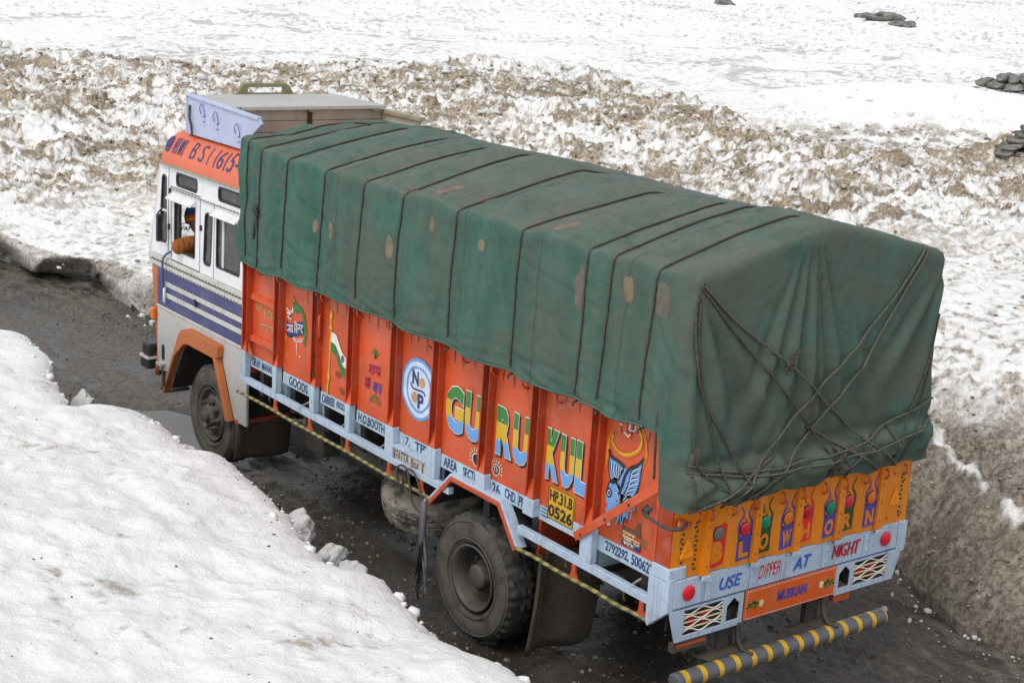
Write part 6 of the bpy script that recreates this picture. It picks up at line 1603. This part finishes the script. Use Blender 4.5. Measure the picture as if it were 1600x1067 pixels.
rm = Matrix.Rotation(radians(-22), 3, 'X'); hp.v = [tuple(Vector((.39, 7.968, 2.385))+rm @ Vector(v)) for v in hp.v]
t = NT('rainbow_knit'); sp_ = t.n('ShaderNodeSeparateXYZ'); t.l(t.coord(), sp_.inputs[0]); cr_ = t.n('ShaderNodeValToRGB'); cr_.color_ramp.interpolation = 'CONSTANT'
f_ = t.math('ADD', t.math('MULTIPLY', sp_.outputs[2], 4.3), t.math('ADD', .5, t.math('MULTIPLY', sp_.outputs[1], 1.0))); t.l(f_, cr_.inputs[0])
cols = [(0, (.55, .28, .03)), (.12, (.62, .015, .03)), (.24, (.62, .36, .02)), (.34, (.65, .13, .01)), (.46, (.55, .02, .03)), (.55, (.03, .07, .36)), (.68, (.05, .20, .45)), (.80, (.04, .06, .30)), (.92, (.25, .03, .14))]
for i, (p_, c_) in enumerate(cols):
    e = cr_.color_ramp.elements[i] if i < 2 else cr_.color_ramp.elements.new(p_)
    e.position = p_; e.color = (*c_, 1)
M['hat'] = t.done(cr_.outputs[0], .95, t.bump(t.noise(t.coord(), 60, 3), .5, .01))
mk('hat', hp, M['hat'], person, True)

# ------------------------------------------------------------------ tassel of black plastic in front of the rear wheel
ts = empty('tassel', (-.02, 2.86, .05), 'tattered black and grey plastic streamers hanging in front of the rear wheel', 'tassel')
M['greyplastic'] = plain('grey_plastic_strip', (.16, .16, .17), .35, 0, .3, 30, .3)
for k in range(11):
    z0 = .98 if k < 4 else .62; x = -.035+.02*sin(k*2.1); l = rnd.uniform(.12, .26); y = 2.84+.014*(k-5)
    pts = smooth_path([(x, 2.83+.008*(k % 5-2), z0), (x-.012*sin(k), 2.845+.012*sin(k*1.7), z0-.25), (x+.02*sin(k*.9), y+.02*sin(k*1.3), l+.2), (x+.03*sin(k*1.1), y+.04*sin(k*2.3), l)], 6)
    mb = MB(); n = len(pts); w_ = .02 if k < 4 else .016
    for s_, th_ in ((0, .003),):
        mb.add([(p.x+w_*.5*sg*cos(i*.25+k), p.y+w_*.5*sg*sin(i*.25+k)+.004*tt, p.z) for i, p in enumerate(pts) for sg in (-1, 1) for tt in (0, 1)],
               [(i*4, i*4+2, i*4+6, i*4+4) for i in range(n-1)]+[(i*4+1, i*4+5, i*4+7, i*4+3) for i in range(n-1)]+[(i*4, i*4+4, i*4+5, i*4+1) for i in range(n-1)]+[(i*4+2, i*4+3, i*4+7, i*4+6) for i in range(n-1)])
    mk('strip', mb, M['greyplastic'] if k < 4 else M['black'], ts, True)
mk('tie', MB().tube([(-.03, 2.835, 1.0), (-.035, 2.84, .96), (-.035, 2.85, .62), (-.04, 2.855, .58)], [.012, .026, .028, .02], 8), M['greyplastic'], ts, True)

# ------------------------------------------------------------------ snow chunks by the bank, stones and rocks out on the snow
def lump(name, c, size, seed, mat, rough=.25, sub=3, cut=None, parent=None, box=0):
    bm = bmesh.new(); bmesh.ops.create_icosphere(bm, subdivisions=sub, radius=1)
    r_ = np.random.RandomState(seed); ph = r_.rand(6)*9
    for v in bm.verts:
        p = v.co; a = np.array([p.x*1.3+ph[0]]); b = np.array([p.y*1.3+p.z*.9+ph[1]])
        k = 1+rough*float(fbm(a, b, 3)[0])*1.6+rough*.6*float(perlin(np.array([p.z*2.3+ph[2]]), np.array([p.x*2.1-p.y+ph[3]]))[0])
        q = p*k
        if cut:                                       # flatten against a few planes, as split stone
            for j in range(cut):
                n_ = Vector((r_.randn() if False else sin(ph[j % 6]*3+j), cos(ph[(j+1) % 6]*2+j*2), sin(j*1.9+ph[(j+2) % 6]))).normalized()
                dd = q.dot(n_)
                if dd > .68: q = q-n_*(dd-.68)*.9
        if box:
            m4 = (abs(p.x)**box+abs(p.y)**box+abs(p.z)**box)**(1/box); q = q/m4
        v.co = Vector((q.x*size[0], q.y*size[1], q.z*size[2]))+Vector(c)
    me = bpy.data.meshes.new(name); bm.to_mesh(me); bm.free()
    return link(name, me, mat, parent, cut is None)
M['chunk'] = snow_material('grimy_snow_lump', (.66, .66, .65), .6)
ch = [((-.58, 3.98, .38), (.18, .20, .19), 'largest rounded grey-white snow block fallen off the near bank', 1),
      ((-.42, 3.66, .24), (.16, .12, .14), 'angular snow block just behind the largest one by the near bank', 2),
      ((-.33, 3.44, .16), (.12, .13, .11), 'dirty snow block in the heap below the near bank, third along', 3),
      ((-.30, 3.22, .10), (.16, .09, .08), 'low snow lump at the rear end of the heap below the near bank', 4),
      ((-.14, 3.30, .05), (.09, .09, .07), 'small snow lump lying furthest into the road beside the heap', 5),
      ((-.47, 9.05, .08), (.13, .15, .17), 'upright lump of snow standing in the puddle ahead of the lorry', 6),
      ((-.66, 9.35, .05), (.10, .12, .09), 'small dark snow lump at the foot of the bank beside the puddle', 7),
      ((-.28, 2.34, .03), (.075, .055, .045), 'flat bit of ice on the mud by the rear wheel', 8),
      ((-.62, 6.02, .50), (.10, .14, .09), 'rounded snow lump on the bank rim by the front wheel', 9),
      ((-.45, 5.55, .42), (.09, .12, .07), 'low snow lump on the bank rim touching the front tyre', 10)]
for c, s_, lab, sd in ch:
    tag(lump('snow_chunk', c, s_, sd, M['chunk'], .24, 4, 5, None, 2.6), lab, 'snow chunk', 'snow chunks fallen beside the road')
t = NT('lichened_stone'); P = t.coord(); n = t.noise(P, 2.2, 6, .7); n2 = t.noise(P, 9, 5, .7)
c = t.mix(t.ramp(n, .35, .65), (.09, .09, .093), (.29, .285, .27)); c = t.mix(t.math('MULTIPLY', t.ramp(n2, .5, .65), .7), c, (.13, .12, .035))
M['stone'] = t.done(c, .85, t.bump(n2, .6, .03))
def stone_wall(base, dirv, rows, label, sz, rh, sd):
    x, y = base; z = field_z(x, y)
    r_ = random.Random(sd); root = empty('stone_wall', (x, y, z-.1), label, 'stone wall')
    d = Vector((dirv[0], dirv[1], 0)).normalized()
    for r in range(len(rows)):
        s, s1, zb = rows[r]
        while s < s1:
            l = sz*r_.uniform(.7, 1.6)
            for back in (0, 1):
                p = Vector((x, y, 0))+d*(s+l/2)+Vector((-d.y, d.x, 0))*(.38*back+r_.uniform(-.05, .05))
                p.z = z+zb+r_.uniform(-.02, .02)
                st_ = lump('stone', (0, 0, 0), (l*.53, sz*.55, rh*r_.uniform(.50, .60)), r_.randint(0, 9999), M['stone'], .16, 2, 6, None, 5)
                st_.parent = root; st_.location = p-wloc(root); st_.rotation_euler = (r_.uniform(-.10, .10), r_.uniform(-.10, .10), math.atan2(d.y, d.x)+r_.uniform(-.15, .15))
            s += l*1.0
stone_wall((32.7, 22.2), (.05, -1), [(0.1, 3.4, .02), (.3, 3.4, .26), (1.0, 3.4, .5)], 'dry stone wall poking out of the smooth snow mound, upper right', .42, .24, 4)
stone_wall((19.35, 11.5), (.6, -.8), [(-.05, 1.3, -.04), (.05, 1.3, .08), (.16, 1.3, .20), (.30, 1.3, .32), (.40, 1.3, .44)], 'stacked grey slate wall end at the right, below the snow mound', .34, .13, 9)
for (x, y), s_, lab, sd in (((68.2, 68.7), (.9, .7, .42), 'small dark rock alone far out on the white snow', 21),
                           ((73.2, 60.5), (1.2, .8, .38), 'left one of the low dark rocks far out at the upper right', 22),
                           ((71.3, 57.5), (1.9, 1.1, .5), 'broad dark rock in the middle of the far group, upper right', 23),
                           ((69.6, 54.6), (.9, .7, .30), 'right one of the low dark rocks far out at the upper right', 24)):
    tag(lump('rock', (x, y, field_z(x, y)+s_[2]*.15), s_, sd, M['stone'], .4, 3, 5), lab, 'rock', 'far dark rocks on the snow')
print('objects', len(bpy.data.objects), 'verts', sum(len(m.vertices) for m in bpy.data.meshes))

# ------------------------------------------------------------------ loose stuff: gravel on the road, crumbs of slush, clods of dirt and snow
def tri_mesh(name, V, F_):
    me = bpy.data.meshes.new(name); me.vertices.add(len(V)); me.vertices.foreach_set('co', np.asarray(V, np.float32).ravel())
    m = len(F_); me.loops.add(m*3); me.loops.foreach_set('vertex_index', np.asarray(F_, np.int32).ravel()); me.polygons.add(m)
    me.polygons.foreach_set('loop_start', np.arange(m, dtype=np.int32)*3); me.polygons.foreach_set('loop_total', np.full(m, 3, np.int32)); me.update(calc_edges=True); return me
_g = (1+5**.5)/2
ICO = np.array([(-1, _g, 0), (1, _g, 0), (-1, -_g, 0), (1, -_g, 0), (0, -1, _g), (0, 1, _g), (0, -1, -_g), (0, 1, -_g), (_g, 0, -1), (_g, 0, 1), (-_g, 0, -1), (-_g, 0, 1)])/1.9
ICF = np.array([(0, 11, 5), (0, 5, 1), (0, 1, 7), (0, 7, 10), (0, 10, 11), (1, 5, 9), (5, 11, 4), (11, 10, 2), (10, 7, 6), (7, 1, 8), (3, 9, 4), (3, 4, 2), (3, 2, 6), (3, 6, 8), (3, 8, 9), (4, 9, 5), (2, 4, 11), (6, 2, 10), (8, 6, 7), (9, 8, 1)])
RS = np.random.RandomState(12)
def pebbles(name, P, size, mat, label, flat=.65, smooth=False):
    n = len(P); V = ICO[None]*(1+RS.uniform(-.28, .28, (n, 12, 1)))*size[:, None, None]*RS.uniform(.7, 1.3, (n, 1, 3)); V[..., 2] *= flat
    a = RS.rand(n)*2*pi; c, s_ = np.cos(a)[:, None], np.sin(a)[:, None]; x = V[..., 0]*c-V[..., 1]*s_; y = V[..., 0]*s_+V[..., 1]*c
    V = np.stack([x, y, V[..., 2]], -1)+P[:, None, :]
    o = link(name, tri_mesh(name, V.reshape(-1, 3), (ICF[None]+12*np.arange(n)[:, None, None]).reshape(-1, 3)), mat, None, smooth)
    return tag(o, label, kind='stuff')
t = NT('road_gravel'); P = t.pos(); n = t.noise(P, 23, 2); M['gravel'] = t.done(t.mix(t.ramp(n, .35, .65), (.045, .038, .03), (.26, .225, .18)), .75)
N_ = 9000; y = np.concatenate([RS.uniform(-3, 16, N_//2), RS.uniform(-3, 9, N_-N_//2)]); x0 = bank_edge(y); x1 = base_x(y); u = np.where(RS.rand(N_) < .5, RS.rand(N_), np.where(RS.rand(N_) < .5, RS.rand(N_)**2*.5, 1-RS.rand(N_)**2*.4)); x = x0+(x1-x0)*u
pebbles('gravel', np.stack([x, y, road_h(x, y)+.002], -1), .005+.020*RS.rand(N_)**4, M['gravel'], 'loose gravel and grit on the muddy road')
N_ = 700; y = RS.uniform(-1, 13, N_); sd = RS.rand(N_) < .6; x = np.where(sd, bank_edge(y)+.10+np.abs(RS.randn(N_))*.22, base_x(y)-np.abs(RS.randn(N_))*.16)
pebbles('snow_crumbs', np.stack([x, y, road_h(x, y)+.006], -1), .010+.040*RS.rand(N_)**3, M['chunk'], 'crumbs of grey slush at the foot of the snow banks', .8, False)
N_ = 60000; th = np.radians(RS.uniform(14, 61, N_)); r = np.sqrt(RS.uniform(9.5**2, 47**2, N_)); x = CAM.x+r*np.sin(th); y = CAM.y+r*np.cos(th); ok = x > base_x(y)+.05; x, y, r = x[ok], y[ok], r[ok]
z, di, gr = field_h(x, y); k = (RS.rand(len(x)) < (di**1.6)*np.where(r < 20, 1., .45)) & (di > .45); x1, y1, z1, r1 = x[k], y[k], z[k], r[k]
t = NT('soil_clods'); P = t.pos(); n = t.noise(P, 11, 2); M['clod'] = t.done(t.mix(t.ramp(n, .35, .65), (.13, .098, .064), (.46, .375, .275)), .9)
sz = (.0009*r1+.003)*(.5+1.6*RS.rand(len(x1))**3); pebbles('dirt_clods', np.stack([x1, y1, z1+sz*.2], -1), sz, M['clod'], 'crumbs of brown earth and grit lying on the dirty snow', .6)
k = (RS.rand(len(x)) < .012+.03*sst(.15, .5, di)*(r > 20)) & (r > 18); x1, y1, z1, r1 = x[k], y[k], z[k], r[k]
sz = (.0018*r1)*(.4+1.6*RS.rand(len(x1))**3); pebbles('snow_clods', np.stack([x1, y1, z1+sz*.15], -1), sz, M['chunk'], 'lumps of old snow broken up in the avalanche debris', .5, False)
N_ = 500; y = RS.uniform(-.5, 10, N_); d = .1+RS.rand(N_)**1.5*4.5; xb, zb = bank_h(y, d)
sz = .0025+.011*RS.rand(N_)**4; pebbles('grit', np.stack([xb, y, zb+.001], -1), sz, M['gravel'], 'specks of dark grit melted into the near snow bank', .5)
print('tris', sum(len(m.loops)-2*len(m.polygons) for m in bpy.data.meshes))

N_ = 190; y = RS.uniform(-.5, 11, N_); d = np.abs(RS.randn(N_))*.09-.02; xb, zb = bank_h(y, d)
sz = .006+.05*RS.rand(N_)**4; pebbles('rim_crumbs', np.stack([xb, y, zb-sz*.1], -1), sz, M['banksnow'], 'crumbs of snow breaking off the rim of the near bank', .75)
